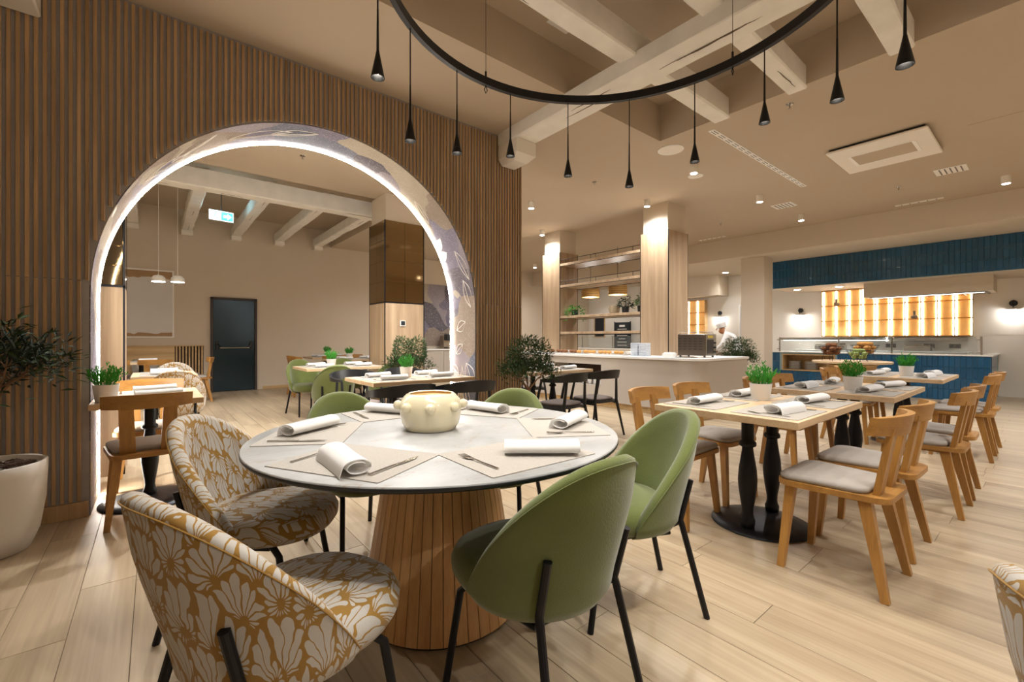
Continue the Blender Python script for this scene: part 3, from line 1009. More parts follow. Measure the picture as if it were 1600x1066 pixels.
# ================================================================== furniture prototypes
def make_shell_chair(mat, lbl):
    t = thing('shell_chair', lbl, 'chair')
    m = M()
    T = R(99)
    n = 40
    rows, uvs = [], []
    for i in range(n + 1):
        th = -T + 2 * T * i / n
        zt = .825 - .415 * ((1 - math.cos(th)) / (1 - math.cos(T))) ** 1.18
        cs, sn = math.cos(th), math.sin(th)
        def P(r, z):
            q = max(0.0, (z - .42) / .40)
            x = sn * r * 1.03
            y = -cs * r - .05 * q * max(0.0, cs * .5 + .5) - .015 * q
            return (x, y, z)
        col = []
        outer = [(.11, .330), (.175, .338), (.218, .362), (.240, .395)]
        zs = .395
        h = max(.004, zt - .012 - zs)
        for k in range(1, 8):
            z = zs + h * k / 7
            outer.append((.240 + .032 * min(1, (z - zs) / .28), z))
        rt_ = outer[-1][0]
        zz = outer[-1][1]
        rim = [(rt_ - .006, zz + .012), (rt_ - .022, zz + .018), (rt_ - .040, zz + .010), (rt_ - .048, zz - .004)]
        inn = []
        for k in range(1, 7):
            z = zz - .004 - max(.0, zz - .004 - .385) * k / 6
            inn.append((.192 + .032 * min(1, max(0, (z - zs)) / .28), z))
        col = outer + rim + inn
        pts = [P(r, z) for r, z in col]
        rows.append(pts)
        L = 0
        row_uv = []
        for k, p in enumerate(pts):
            if k:
                L += (Vector(p) - Vector(pts[k - 1])).length
            row_uv.append((th * .29 + 1.0, L + .37))
        uvs += row_uv
    nn = len(rows[0])
    vs = [p for r_ in rows for p in r_]
    fs = []
    for i in range(n):
        for j in range(nn - 1):
            fs.append((i * nn + j, (i + 1) * nn + j, (i + 1) * nn + j + 1, i * nn + j + 1))
    fs.append(tuple(range(nn)))
    fs.append(tuple(n * nn + k for k in range(nn))[::-1])
    m.add(vs, fs, uvs)
    back = obj('backrest', m, t, mat, smooth=60)
    # seam piping just below the rim
    pip = [Vector(rows[i][10]) * 1.0 for i in range(n + 1)]
    pip = [(p.x * 1.004, p.y * 1.004 - .001, p.z) for p in pip]
    obj('piping', M().tube(pip, .002, 5), back, mat)
    # seat pad
    prof = [(.0, .478), (.35, .477), (.65, .472), (.85, .462), (.95, .446), (1.0, .42), (.99, .39), (.93, .366), (.75, .354), (0.0, .35)]
    sm = M()
    K = 36
    vs, uv, fs = [], [], []
    for s_, z in prof:
        for k in range(K):
            a = 2 * math.pi * k / K
            ca, sa = math.cos(a), math.sin(a)
            e = 2 / 2.35
            x = .234 * s_ * math.copysign(abs(ca) ** e, ca)
            y = .045 + .255 * s_ * math.copysign(abs(sa) ** e, sa)
            vs.append((x, y, z)); uv.append((x + 3.1 + (.02 if z < .42 else 0), y + 2.2 + (z - .42) * (.8 if s_ > .9 else 0)))
    for i in range(len(prof) - 1):
        for k in range(K):
            k2 = (k + 1) % K
            fs.append((i * K + k, (i + 1) * K + k, (i + 1) * K + k2, i * K + k2))
    sm.add(vs, fs, uv)
    obj('seat', sm, t, mat, smooth=60)
    for s_ in (-1, 1):
        obj('leg', M().tube([(s_ * .195, -.29, 0), (s_ * .162, -.196, .385), (s_ * .160, -.192, .40), (s_ * .161, -.197, .42), (s_ * .168, -.233, .565)], .0125, 10), t, BLACKM)
        obj('leg', M().tube([(s_ * .21, .215, 0), (s_ * .185, .165, .32), (s_ * .17, .13, .356)], .0125, 10), t, BLACKM)
    obj('under_frame', M().tube([(-.17, .12, .345), (-.14, -.15, .34), (.14, -.15, .34), (.17, .12, .345)], .010, 8).tube([(-.161, -.194, .392), (-.12, -.12, .34)], .009, 6).tube([(.161, -.194, .392), (.12, -.12, .34)], .009, 6), t, BLACKM)
    return t
GCHAIR = Proto(make_shell_chair(GREEN, '-'))
FCHAIR = Proto(make_shell_chair(FLORAL, '-'))

def rounded(w0, w1, y0, y1, r, n=6):
    """outline: width w0 at y0 (rear), w1 at y1 (front)"""
    pts = []
    for (cx, cy, a0) in ((w1 / 2 - r, y1 - r, 0), (-w1 / 2 + r, y1 - r, 90), (-w0 / 2 + r, y0 + r, 180), (w0 / 2 - r, y0 + r, 270)):
        for k in range(n + 1):
            a = R(a0 + 90 * k / n)
            pts.append((cx + r * math.cos(a), cy + r * math.sin(a)))
    return pts

def pad(outline, z0, z1, edge=.018):
    cx = sum(p[0] for p in outline) / len(outline)
    cy = sum(p[1] for p in outline) / len(outline)
    rows = []
    for s_, z in ((.97, z0), (1.0, z0 + (z1 - z0) * .35), (1.0, z0 + (z1 - z0) * .6), (.97, z1 - (z1 - z0) * .12), (.9, z1), (.5, z1 + .004), (.001, z1 + .005)):
        rows.append([(cx + (x - cx) * s_, cy + (y - cy) * s_, z) for x, y in outline])
    m = M().strip(rows, closed=True)
    m.f.append(tuple(range(len(outline)))[::-1])
    return m

def make_wood_chair():
    t = thing('oak_chair', '-', 'chair')
    sm = M()
    ol = rounded(.37, .44, -.225, .225, .07)
    sm.prism(ol, .418, .444)
    obj('seat', sm, t, OAKX)
    obj('cushion', pad(rounded(.36, .42, -.145, .218, .06), .444, .476), t, CUSH, smooth=60)
    for s_ in (-1, 1):
        obj('leg', M().bar((s_ * .165, .165, .42), (s_ * .20, .20, 0), .042, .042, .030, .030), t, OAK)
        obj('leg', M().bar((s_ * .145, -.13, .42), (s_ * .195, -.215, 0), .045, .05, .030, .030), t, OAK)
        obj('stile', M().bar((s_ * .098, -.165, .435), (s_ * .108, -.222, .755), .078, .026, .070, .024), t, OAK)
    rows = []
    for k in range(15):
        x = -.225 + .45 * k / 14
        f = (x / .225) ** 2
        y = -.240 + .075 * f
        h = .046 - .006 * f
        tt = .014
        rows.append([(x, y - tt, .765 - h), (x, y + tt, .765 - h), (x, y + tt - .018, .765 + h), (x, y - tt - .018, .765 + h)])
    m = M().strip(rows, closed=True)
    m.f.append((0, 1, 2, 3)); o = len(m.v); m.f.append((o - 4, o - 1, o - 2, o - 3))
    obj('top_rail', m, t, OAKX)
    obj('under_rail', M().box(-.13, .13, -.12, .15, .395, .419, .004), t, OAKX)
    return t
WCHAIR = Proto(make_wood_chair())

def make_black_chair():
    t = thing('black_armchair', '-', 'chair')
    rows = []
    for k in range(33):
        th = R(-128 + 256 * k / 32)
        c = math.cos(th)
        q = max(0.0, math.cos(th * .62)) ** 2.2
        x, y = .275 * math.sin(th), -.04 - .235 * c
        h = .012 + .040 * q
        z = .695 + .045 * q
        tt = .016 - .006 * q
        nx, ny = math.sin(th), -math.cos(th)
        rows.append([(x - nx * tt, y - ny * tt, z - h), (x + nx * tt, y + ny * tt, z - h), (x + nx * (tt + .02 * q), y + ny * (tt + .02 * q), z + h), (x - nx * (tt - .02 * q), y - ny * (tt - .02 * q), z + h)])
    m = M().strip(rows, closed=True)
    m.f.append((0, 1, 2, 3)); o = len(m.v); m.f.append((o - 4, o - 1, o - 2, o - 3))
    obj('back_rail', m, t, BLACKP, smooth=50)
    obj('seat', M().prism(rounded(.40, .46, -.21, .21, .09), .40, .425), t, BLACKP)
    obj('cushion', pad(rounded(.37, .43, -.19, .195, .10), .425, .452), t, CUSHB, smooth=60)
    for s_ in (-1, 1):
        obj('leg', M().tube([(s_ * .235, .235, 0), (s_ * .225, .17, .42), (s_ * .217, .105, .685)], [.012, .017, .014], 10), t, BLACKP)
        obj('leg', M().tube([(s_ * .225, -.275, 0), (s_ * .19, -.185, .42), (s_ * .165, -.205, .69)], [.012, .018, .014], 10), t, BLACKP)
        obj('seat_rail', M().bar((s_ * .222, .17, .395), (s_ * .188, -.19, .395), .022, .035), t, BLACKP)
    return t
BCHAIR = Proto(make_black_chair())

BAL = [(.036, .03), (.040, .05), (.041, .07), (.034, .085), (.030, .11), (.032, .14), (.042, .20), (.051, .27), (.053, .31), (.049, .37), (.038, .44), (.031, .49), (.031, .505), (.045, .512), (.048, .524), (.045, .536), (.034, .545), (.034, .60), (.034, .716)]
def make_table(L, D, cols):
    t = thing('oak_table', '-', 'table')
    obj('table_top', M().box(-L / 2, L / 2, -D / 2, D / 2, .713, .75, .002), t, TOPW)
    obj('base_disc', M().lathe([(.265, 0), (.28, .004), (.277, .012), (.20, .028), (.10, .040), (.0001, .044)], 40), t, BLACKM, smooth=60)
    for x in cols:
        obj('column', M().lathe(BAL, 24, (x, 0, 0)), t, BLACKM, smooth=60)
    obj('top_bracket', M().box(-.25, .25, -.05, .05, .700, .713), t, BLACKM)
    return t
TABLE4 = Proto(make_table(1.11, .78, (-.18, .18)))
TABLE2 = Proto(make_table(.58, .80, (0,)))

# ---- table ware
def napkin_mesh():
    n, L = 46, .255
    rows = [[], []]
    A, B = .047, .025
    prof = []
    for i in range(n + 1):
        t = i / n
        a = R(200) - R(360 * 1.45) * t
        s_ = 1.0 - .45 * t
        x, z = A * s_ * math.cos(a), B * s_ * math.sin(a) + B
        if t < .06:
            x, z = x - (.06 - t) * .5 * .3, max(.0015, z * (t / .06))
        prof.append((x, max(.0015, z)))
    th = .0022
    m = M()
    secs = []
    for y, sc_ in ((-L / 2, 1.0), (-L / 2 + .05, .97), (0, .98), (L / 2 - .05, 1.02), (L / 2, 1.06)):
        o, q = [], []
        for i, (x, z) in enumerate(prof):
            i0, i1 = max(0, i - 1), min(n, i + 1)
            dx, dz = prof[i1][0] - prof[i0][0], prof[i1][1] - prof[i0][1]
            l = math.hypot(dx, dz) or 1
            nx, nz = -dz / l, dx / l
            o.append((x * sc_ + nx * th / 2, y, max(.0004, z * sc_ + nz * th / 2)))
            q.append((x * sc_ - nx * th / 2, y, max(.0004, z * sc_ - nz * th / 2)))
        secs.append(o + q[::-1])
    m.strip(secs, closed=True)
    N2 = len(secs[0])
    for base, flip in ((0, False), ((len(secs) - 1) * N2, True)):
        for i in range(n):
            f = (base + i, base + i + 1, base + N2 - 2 - i, base + N2 - 1 - i)
            m.f.append(f if flip else f[::-1])
    return m.mesh('napkin', NAPK, 50)
NAP = napkin_mesh()
PMAT = M().prism(rounded(.44, .44, -.165, .165, .006, 2), 0, .0025).mesh('placemat', MAT)
fk = M()
fk.bar((0, -.10, .003), (0, -.02, .004), .009, .0025, .006, .0025).bar((0, -.02, .004), (0, .03, .006), .006, .0025, .005, .0025)
fk.add([(-.003, .03, .006), (.003, .03, .006), (.012, .05, .005), (.0125, .065, .004), (-.0125, .065, .004), (-.012, .05, .005)], [(0, 1, 2, 3, 4, 5)])
for x in (-.0105, -.0035, .0035, .0105):
    fk.bar((x, .064, .0042), (x, .105, .007), .0042, .0018, .0022, .0015)
FORK = fk.mesh('fork', STEEL)
kn = M().bar((0, -.115, .003), (0, .0, .004), .011, .005, .009, .004)
kn.add([(-.006, 0, .003), (.007, 0, .003), (.009, .04, .003), (.008, .085, .003), (-.002, .112, .003), (-.006, .08, .003), (-.006, 0, .0045), (.007, 0, .0045), (.009, .04, .004), (.008, .085, .004), (-.002, .112, .004), (-.006, .08, .0045)],
       [(5, 4, 3, 2, 1, 0), (6, 7, 8, 9, 10, 11), (0, 1, 7, 6), (1, 2, 8, 7), (2, 3, 9, 8), (3, 4, 10, 9), (4, 5, 11, 10), (5, 0, 6, 11)])
KNIFE = kn.mesh('knife', STEEL)

def setting(cx, cy, bearing, tab, seat, nap_ang, grp, cutlery=True, nap_off=(0, 0), zt=.75, nap=True):
    """place setting: bearing = direction (deg) from the table to its diner"""
    b = R(bearing)
    out = Vector((math.cos(b), math.sin(b)))
    rgt = Vector((-math.sin(b), math.cos(b)))      # to the diner's right when facing the table
    rz = b + R(90)
    where = ('%s of the %s' % (seat, tab)) if tab else seat
    tag(obj('placemat', PMAT, loc=(cx, cy, zt + .0004), rz=rz), 'grey woven placemat %s' % where, 'placemat', 'placemats ' + grp)
    if nap:
        tag(obj('napkin', NAP, loc=(cx + nap_off[0], cy + nap_off[1], zt + .0032), rz=R(nap_ang) - R(90)), 'rolled white linen napkin %s' % where, 'napkin', 'napkins ' + grp)
    if cutlery:
        for nm, me, sgn in (('fork', FORK, -1), ('knife', KNIFE, 1)):
            p = Vector((cx, cy)) + rgt * sgn * .165 + out * .01
            tag(obj(nm, me, loc=(p.x, p.y, zt + .003), rz=rz + R(random.uniform(-6, 6))), 'steel %s %s' % (nm, where), nm, nm + 's ' + grp)

# ---- plants
def blade_leaf(m, p, d, L, wd, up, bend=.15):
    p, d = Vector(p), Vector(d).normalized()
    s_ = d.cross(Vector(up))
    if s_.length < 1e-3:
        s_ = d.orthogonal()
    s_.normalize()
    nrm = s_.cross(d)
    a = p + d * L * .45 + s_ * wd / 2 + nrm * L * bend * .3
    b = p + d * L * .45 - s_ * wd / 2 + nrm * L * bend * .3
    c = p + d * L - nrm * L * bend * .4
    m.add([p, a, c, b], [(0, 1, 2), (0, 2, 3)])

def tuft_mesh(seed, mat, n=190):
    rn = random.Random(seed)
    m = M()
    for _ in range(n):
        a, q = rn.uniform(0, 6.283), math.sqrt(rn.random())
        base = Vector((.052 * q * math.cos(a), .052 * q * math.sin(a), .103))
        d = Vector((math.cos(a) * q * .55 + rn.uniform(-.25, .25), math.sin(a) * q * .55 + rn.uniform(-.25, .25), 1.1)).normalized()
        h = rn.uniform(.03, .135) * (1.1 - .35 * q)
        p = base + d * h
        for _k in range(3):
            blade_leaf(m, p - d * rn.uniform(0, .03), d + Vector((rn.uniform(-.9, .9), rn.uniform(-.9, .9), rn.uniform(-.1, .6))), rn.uniform(.018, .032), .007, (rn.random(), rn.random(), .3))
        if _ % 3 == 0:
            m.tube([base, p], .0012, 3, cap=False)
    return m.mesh('foliage', mat, 0)
POT = M().lathe([(.050, 0), (.053, .004), (.066, .106), (.068, .11), (.064, .11), (.060, .10), (.0001, .098)], 28).mesh('pot', POTW)
SOILM = M().lathe([(.0001, .101), (.061, .1005), (.061, .097)], 20).mesh('soil', SOIL)
tufts = [tuft_mesh(3, LEAFG), tuft_mesh(9, LEAFG), tuft_mesh(15, LEAFG)]
npl = [0]
def pot_plant(x, y, label, z=.75, sc_=1.0):
    t = thing('potted_plant', label, 'plant', (x, y, z + .0005), random.uniform(0, 6))
    t.scale = (sc_, sc_, sc_)
    obj('pot', POT, t)
    obj('soil', SOILM, t)
    obj('foliage', tufts[npl[0] % 3], t)
    npl[0] += 1
    return t

def branchy(rn, m, p, d, L, r, depth, tips):
    pts, rr = [p], [r]
    q = Vector(p)
    dd = Vector(d).normalized()
    for k in range(4):
        dd = (dd + Vector((rn.uniform(-.22, .22), rn.uniform(-.22, .22), rn.uniform(-.05, .12)))).normalized()
        q = q + dd * L / 4
        pts.append(tuple(q)); rr.append(r * (1 - .12 * (k + 1)))
    m.tube(pts, rr, 6 if depth > 1 else 4, cap=False)
    if depth == 0:
        tips.append((q, dd))
        return
    for _ in range(rn.choice((3, 3, 4))):
        e = (dd * .7 + Vector((rn.uniform(-1, 1), rn.uniform(-1, 1), rn.uniform(-.25, .7)))).normalized()
        branchy(rn, m, tuple(q), e, L * rn.uniform(.6, .8), r * .52, depth - 1, tips)

def make_olive(seed, trunk_h, L, r, depth, cz, rad, nleaf, leafL, mat, flat=.75):
    rn = random.Random(seed)
    wood_m, tips = M(), []
    pts = [(0, 0, 0)]
    for k in range(1, 5):
        pts.append((rn.uniform(-.015, .015), rn.uniform(-.015, .015), trunk_h * k / 4))
    wood_m.tube(pts, [r * 1.2, r, r, r * .95, r * .9], 8)
    for k in range(5):
        a = 6.283 * k / 5 + rn.uniform(-.4, .4)
        branchy(rn, wood_m, pts[-1], (math.cos(a) * .8, math.sin(a) * .8, .75), L, r * .6, depth, tips)
    fo = M()
    for _ in range(nleaf):
        if rn.random() < .5 and tips:
            q, d = rn.choice(tips)
            q = q + Vector((rn.gauss(0, .045), rn.gauss(0, .045), rn.gauss(0, .04)))
        else:
            while True:
                v = Vector((rn.uniform(-1, 1), rn.uniform(-1, 1), rn.uniform(-1, 1)))
                if .25 < v.length < 1:
                    break
            bump_ = .82 + .18 * math.sin(5 * v.x + 3 * v.y + seed)
            q = Vector((v.x * rad * bump_, v.y * rad * bump_, cz + v.z * rad * flat * bump_))
            d = v
        dv = Vector(d) * .8 + Vector((rn.uniform(-1, 1), rn.uniform(-1, 1), rn.uniform(-.5, .9)))
        blade_leaf(fo, q, dv, leafL * rn.uniform(.7, 1.2), leafL * .26, (rn.uniform(-1, 1), rn.uniform(-1, 1), 1))
    return wood_m, fo, tips

# ================================================================== the round table
TC = (0.987, 1.712)
rt = thing('round_table', 'large round stone-topped table on a tapered oak slat drum', 'table', (TC[0], TC[1], 0))
obj('table_top', M().lathe([(.752, .738), (.76, .741), (.76, .748), (.757, .75)], 96), rt, MARBLE, smooth=60)
obj('edge_band', M().lathe([(.735, .728), (.755, .729), (.7612, .736), (.7612, .7435), (.7605, .7445)], 96), rt, BLACKP, smooth=60)
obj('plinth', M().lathe([(.315, 0), (.325, .002), (.325, .014), (.31, .016)], 48), rt, BLACKP)
NS = 44
a2 = math.pi / NS
sl_m = M()
g = .0016
r0, r1 = .335, .222
hw0, hw1 = r0 * math.tan(a2) - g, r1 * math.tan(a2) - g
sl_m.add([(r0, -hw0, .014), (r0, hw0, .014), (r1, hw1, .725), (r1, -hw1, .725), (r0 - .018, -hw0, .014), (r0 - .018, hw0, .014), (r1 - .018, hw1, .725), (r1 - .018, -hw1, .725)],
         [(0, 1, 2, 3), (5, 4, 7, 6), (0, 4, 5, 1), (1, 5, 6, 2), (2, 6, 7, 3), (3, 7, 4, 0)])
sl_m = sl_m.mesh('slat', BASEW, 0)
for k in range(NS):
    obj('slat', sl_m, rt, loc=(0, 0, 0), rz=2 * math.pi * k / NS)
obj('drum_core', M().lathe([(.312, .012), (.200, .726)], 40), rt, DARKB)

seats = [(209, 'before the nearer floral chair', (.465, 1.40), 88), (-91, 'before the nearest green chair', (1.04, 1.12), -39), (-31, 'before the green chair turned sideways', (1.50, 1.42), 22),
         (29, 'before the green chair backing the olive tree', (1.42, 1.98), -80), (89, 'before the green chair backing the arch', (.98, 2.27), -62), (149, 'before the farther floral chair', (.53, 2.03), 30)]
for b, ph, npos, na in seats:
    cx, cy = TC[0] + .535 * math.cos(R(b)), TC[1] + .535 * math.sin(R(b))
    setting(cx, cy, b, '', ph + ' on the round table', na, 'on the round table', True, (npos[0] - cx, npos[1] - cy))
vz = thing('cream_pot', 'glossy cream ceramic pot with round knobs on the round table', 'pot', (.965, 1.765, .7505))
obj('body', M().lathe([(.100, 0), (.112, .003), (.126, .03), (.136, .08), (.138, .105), (.128, .135), (.108, .155), (.098, .160), (.092, .157), (.096, .150), (.115, .12), (.118, .08), (.10, .02), (.0001, .015)], 48), vz, CREAM, smooth=70)
obj('inner_glaze', M().lathe([(.0001, .016), (.099, .021), (.116, .08), (.113, .12), (.095, .149)][::-1], 40), vz, AMBER, smooth=70)
for k in range(8):
    a = 2 * math.pi * (k + .35) / 8
    obj('knob', M().ball((.143 * math.cos(a), .143 * math.sin(a), .108), .0215, 12, 8), vz, CREAM, smooth=80)

# chairs round it: local +Y faces the bearing
def face(bearing):
    return R(bearing - 90)
GCHAIR.put((.971, 1.073, 0), face(90), 'green velvet shell chair nearest the camera, seen from behind', 'green chairs at the round table')
GCHAIR.put((1.616, 1.22, 0), face(150), 'green velvet shell chair turned sideways beside the front oak table', 'green chairs at the round table')
GCHAIR.put((1.57, 2.06, 0), face(211), 'green shell chair behind the cream pot, backing the olive tree', 'green chairs at the round table')
GCHAIR.put((.90, 2.43, 0), face(-84), 'green shell chair across the round table, backing the arch', 'green chairs at the round table')
FCHAIR.put((.275, 1.285, 0), face(19), 'ochre leaf-print shell chair nearest the camera', 'floral chairs at the round table')
FCHAIR.put((.355, 2.11, 0), face(-38), 'ochre leaf-print shell chair farther round the table, facing the camera', 'floral chairs at the round table')
FCHAIR.put((1.06, -.26, 0), face(-60), 'ochre leaf-print chair cut off at the lower picture corner', 'floral chairs elsewhere')

# ================================================================== oak tables along the kitchen side
GT = 'on the kitchen-side oak tables'
rowT = [((2.945, 1.165), 'front oak table', True), ((4.46, 1.08), 'middle oak table', True), ((6.50, 1.08), 'rear oak table', False)]
names = ['front', 'middle', 'rear']
for (cx, cy), nm, cut in rowT:
    TABLE4.put((cx, cy, 0), 0, nm + ' in the row leading to the tiled kitchen', 'oak tables toward the kitchen')
    for sx, sw in ((-.275, 'near end'), (.275, 'far end')):
        for sy, bw, sd in ((-.205, -90, 'aisle side'), (.205, 90, 'arch side')):
            setting(cx + sx, cy + sy, bw, nm, 'at the %s, %s,' % (sw, sd), random.choice((-8, 3, -20, 172)) + (0 if sy < 0 else 5), GT, cut, (0, random.uniform(-.03, .03)))
    for k, du in enumerate((-.275, .275)):
        pos = 'nearer' if k == 0 else 'farther'
        WCHAIR.put((cx + du, cy - .49, 0), face(90 + random.uniform(-2, 2)), '%s oak chair on the aisle side of the %s' % (pos, nm), 'oak chairs at the kitchen-side tables')
        WCHAIR.put((cx + du, cy + .43, 0), face(-90 + random.uniform(-4, 4)), '%s oak chair on the arch side of the %s' % (pos, nm), 'oak chairs at the kitchen-side tables')
pot_plant(3.09, 1.22, 'bright green plant in white textured pot on the front oak table')
pot_plant(4.24, 1.0, 'bright green plant in white pot on the middle oak table')
pot_plant(6.32, 1.02, 'bright green plant in white pot on the rear oak table')

# ================================================================== tables at the arch and the buffet
GA = 'on the tables by the arch'
TABLE2.put((-.02, 4.10, 0), 0, 'small oak table standing in the arch beside the glowing jamb', 'oak tables by the arch')
setting(-.02, 3.90, -90, 'small arch table', 'on the near side', 8, GA, True, (.05, .02))
setting(-.02, 4.30, 90, 'small arch table', 'on the far side', 4, GA, True, (.03, 0))
WCHAIR.put((-.03, 3.78, 0), face(92), 'oak chair seen from behind beside the glowing arch jamb', 'oak chairs by the arch')
WCHAIR.put((-.02, 4.62, 0), face(-90), 'oak chair on the far side of the small arch table', 'oak chairs by the arch')
pot_plant(-.235, 3.82, 'bright green plant in white pot on the small arch table')

def table_block(cx, cy, nm, label, cut, plant, naps=4):
    TABLE4.put((cx, cy, 0), 0, label, 'oak tables by the arch')
    for sx, sw in ((-.275, 'arch-jamb end'), (.275, 'other end')):
        for sy, bw, sd in ((-.20, -90, 'near side'), (.20, 90, 'far side')):
            setting(cx + sx, cy + sy, bw, nm, 'at the %s, %s,' % (sw, sd), random.choice((-4, 6, -12)), GA, cut, (0, random.uniform(-.03, .03)))
    if plant:
        pot_plant(cx + plant[0], cy + plant[1], 'green plant in white pot on the ' + nm)
table_block(2.10, 4.28, 'wide arch table', 'oak table standing in the arch among black armchairs', True, (-.04, .02))
table_block(4.02, 4.30, 'buffet-side table', 'oak table between slatted wall and buffet counter', False, None)
table_block(2.14, 6.68, 'green-chair table', 'oak table with green chairs behind the arch', False, (-.12, 0))
table_block(3.2, 8.98, 'far pillar table', 'oak table beside the mirror pillar at the back', False, (-.1, .1))
table_block(3.2, 10.45, 'back wall table', 'oak table nearest the plain back wall', False, (-.1, .1))
BCHAIR.put((1.62, 3.52, 0), face(90), 'black armchair at the wide arch table, behind the cream pot', 'black armchairs')
BCHAIR.put((2.22, 3.46, 0), face(84), 'black armchair at the wide arch table, against the slatted wall', 'black armchairs')
BCHAIR.put((1.80, 4.98, 0), face(-90), 'black armchair across the wide arch table by the green chair', 'black armchairs')
BCHAIR.put((2.43, 4.98, 0), face(-90), 'black armchair across the wide arch table by the plant pot', 'black armchairs')
BCHAIR.put((3.55, 3.50, 0), face(97), 'black armchair next to the olive tree trunk', 'black armchairs')
BCHAIR.put((4.17, 3.55, 0), face(88), 'black armchair nearest the buffet counter front', 'black armchairs')
BCHAIR.put((3.75, 5.05, 0), face(-90), 'black armchair across the buffet-side table behind the slatted wall end', 'black armchairs')
BCHAIR.put((4.38, 5.05, 0), face(-90), 'black armchair across the buffet-side table by the counter', 'black armchairs')
GCHAIR.put((1.80, 5.90, 0), face(84), 'green shell chair seen from behind through the arch, nearer the door', 'green chairs behind the arch')
GCHAIR.put((2.55, 6.02, 0), face(95), 'green shell chair seen from behind against the mirror pillar', 'green chairs behind the arch')
GCHAIR.put((1.83, 7.25, 0), face(-80), 'green shell chair across its table, facing the camera, nearer the door', 'green chairs behind the arch')
GCHAIR.put((2.45, 7.32, 0), face(-95), 'green shell chair across its table, mostly hidden by the plant', 'green chairs behind the arch')
for k, (x, y, b, lb) in enumerate(((2.38, 9.9, 0, 'oak chair by the back wall beside the fire door, rear of the two'), (2.36, 9.25, 0, 'oak chair by the back wall beside the fire door, nearer of the two'),
                                   (2.9, 9.62, 90, 'oak chair between the two tables at the back wall'), (3.45, 9.72, -90, 'oak chair at the far pillar table, backing the wall'))):
    WCHAIR.put((x, y, 0), face(b), lb, 'oak chairs in the back room')

# ---- back room by the bench
TABLE2.put((.10, 6.50, 0), 0, 'small oak table beyond the arch with a floral chair', 'oak tables in the back room')
setting(.10, 6.30, -90, 'small back-room table', 'on the near side', 5, GA, False)
setting(.10, 6.72, 90, 'small back-room table', 'on the far side', 0, GA, False)
FCHAIR.put((.20, 6.0, 0), face(86), 'ochre leaf-print chair seen from behind, near the small arch table', 'floral chairs in the back room')
FCHAIR.put((.20, 7.35, 0), face(-95), 'ochre leaf-print chair facing the camera beyond the arch', 'floral chairs in the back room')
TABLE4.put((-.35, 10.25, 0), 0, 'oak table before the bench under the wall art', 'oak tables in the back room')
for sx, sw in ((-.275, 'hidden end'), (.275, 'door end')):
    for sy, bw, sd in ((-.20, -90, 'near side'), (.20, 90, 'bench side')):
        setting(-.35 + sx, 10.25 + sy, bw, 'bench table', 'at the %s, %s,' % (sw, sd), random.choice((-4, 6)), GA, False)
WCHAIR.put((.02, 9.62, 0), face(90), 'oak chair with its back to the camera at the bench table, door end', 'oak chairs in the back room')
WCHAIR.put((-.52, 9.62, 0), face(90), 'oak chair with its back to the camera at the bench table, hidden end', 'oak chairs in the back room')
WCHAIR.put((.62, 9.98, 0), face(180), 'oak chair standing in front of the teal fire door', 'oak chairs in the back room')
bn = thing('wall_bench', 'oak bench with tall back panel below the wall art', 'bench', (0, VB, 0))
obj('seat_box', M().box(-1.9, .78, -.52, -.06, .0, .40, .005), bn, BENCHW)
obj('seat_cushion', pad(rounded(2.6, 2.6, -.52, -.10, .04), .40, .46), bn, CUSH).location.x = -.56
obj('back_panel', M().box(-1.9, .34, -.055, -.005, .40, 1.0, .004), bn, BENCHW)
obj('top_cap', M().box(-1.9, .84, -.065, -.003, 1.0, 1.02, .003), bn, BENCHW)
for k in range(9):
    x = .37 + .054 * k
    obj('slat', M().box(x - .014, x + .014, -.05, -.012, .02, 1.0, .002), bn, BENCHW)
obj('slat_back', M().box(.34, .83, -.010, -.004, .40, 1.0), bn, DARKB)
cu = M()
rows = []
for i in range(9):
    row = []
    for j in range(13):
        x, z = -1 + 2 * j / 12, -1 + 2 * i / 8
        tk = .06 * (1 - x ** 4) * (1 - z ** 4)
        row.append((x * .21 * (1 - .08 * z * z), -tk, z * .15 * (1 - .1 * x * x)))
    rows.append(row)
cu.strip(rows)
cu.strip([[(p[0], -p[1], p[2]) for p in r_] for r_ in rows[::-1]])
for x, lb in ((-.12, 'pale cushion with green piping leaning on the bench, door end'), (-.7, 'pale cushion with green piping leaning on the bench, hidden end')):
    t = thing('cushion', lb, 'cushion', (x, VB - .16, .615))
    b_ = obj('cover', cu.mesh('cover', CUSH, 60), t)
    b_.rotation_euler = (R(-14), 0, 0)
    e_ = [(s_ * .21 * .92, 0, z_ * .15 * .9) for s_, z_ in ((-1, -1), (1, -1), (1, 1), (-1, 1), (-1, -1))]
    q = obj('piping', M().tube(e_, .006, 5), t, LEAFM)
    q.rotation_euler = (R(-14), 0, 0)
art = thing('framed_art', 'large white framed print of pale sky above sand on the back wall', 'picture', (-.12, VB, 1.865))
obj('print', M().box(-.42, .42, -.02, -.004, -.66, .66), art, ARTM)
rn = random.Random(4)
for z0, z1, s_ in ((.52, .66, -1), (-.66, -.60, 1)):
    pts = [(-.42, z1 if s_ < 0 else z0), (.42, z1 if s_ < 0 else z0)]
    edge = [(.42 - .84 * k / 14, (z0 if s_ < 0 else z1) + rn.uniform(-.025, .025)) for k in range(15)]
    pl = pts + edge
    obj('sand_band', M().add([(x, -.0215, z) for x, z in pl], [tuple(range(len(pl)))]), art, SANDM)
for a, b, c, d_ in ((-.45, .45, .66, .69), (-.45, .45, -.69, -.66), (-.45, -.42, -.66, .66), (.42, .45, -.66, .66)):
    obj('frame', M().box(a, b, -.035, -.003, c, d_, .002), art, FRAMEW)
th = thing('thermostat', 'small dark thermostat on the oak pillar panel', 'thermostat', (3.10, 6.598, 1.40))
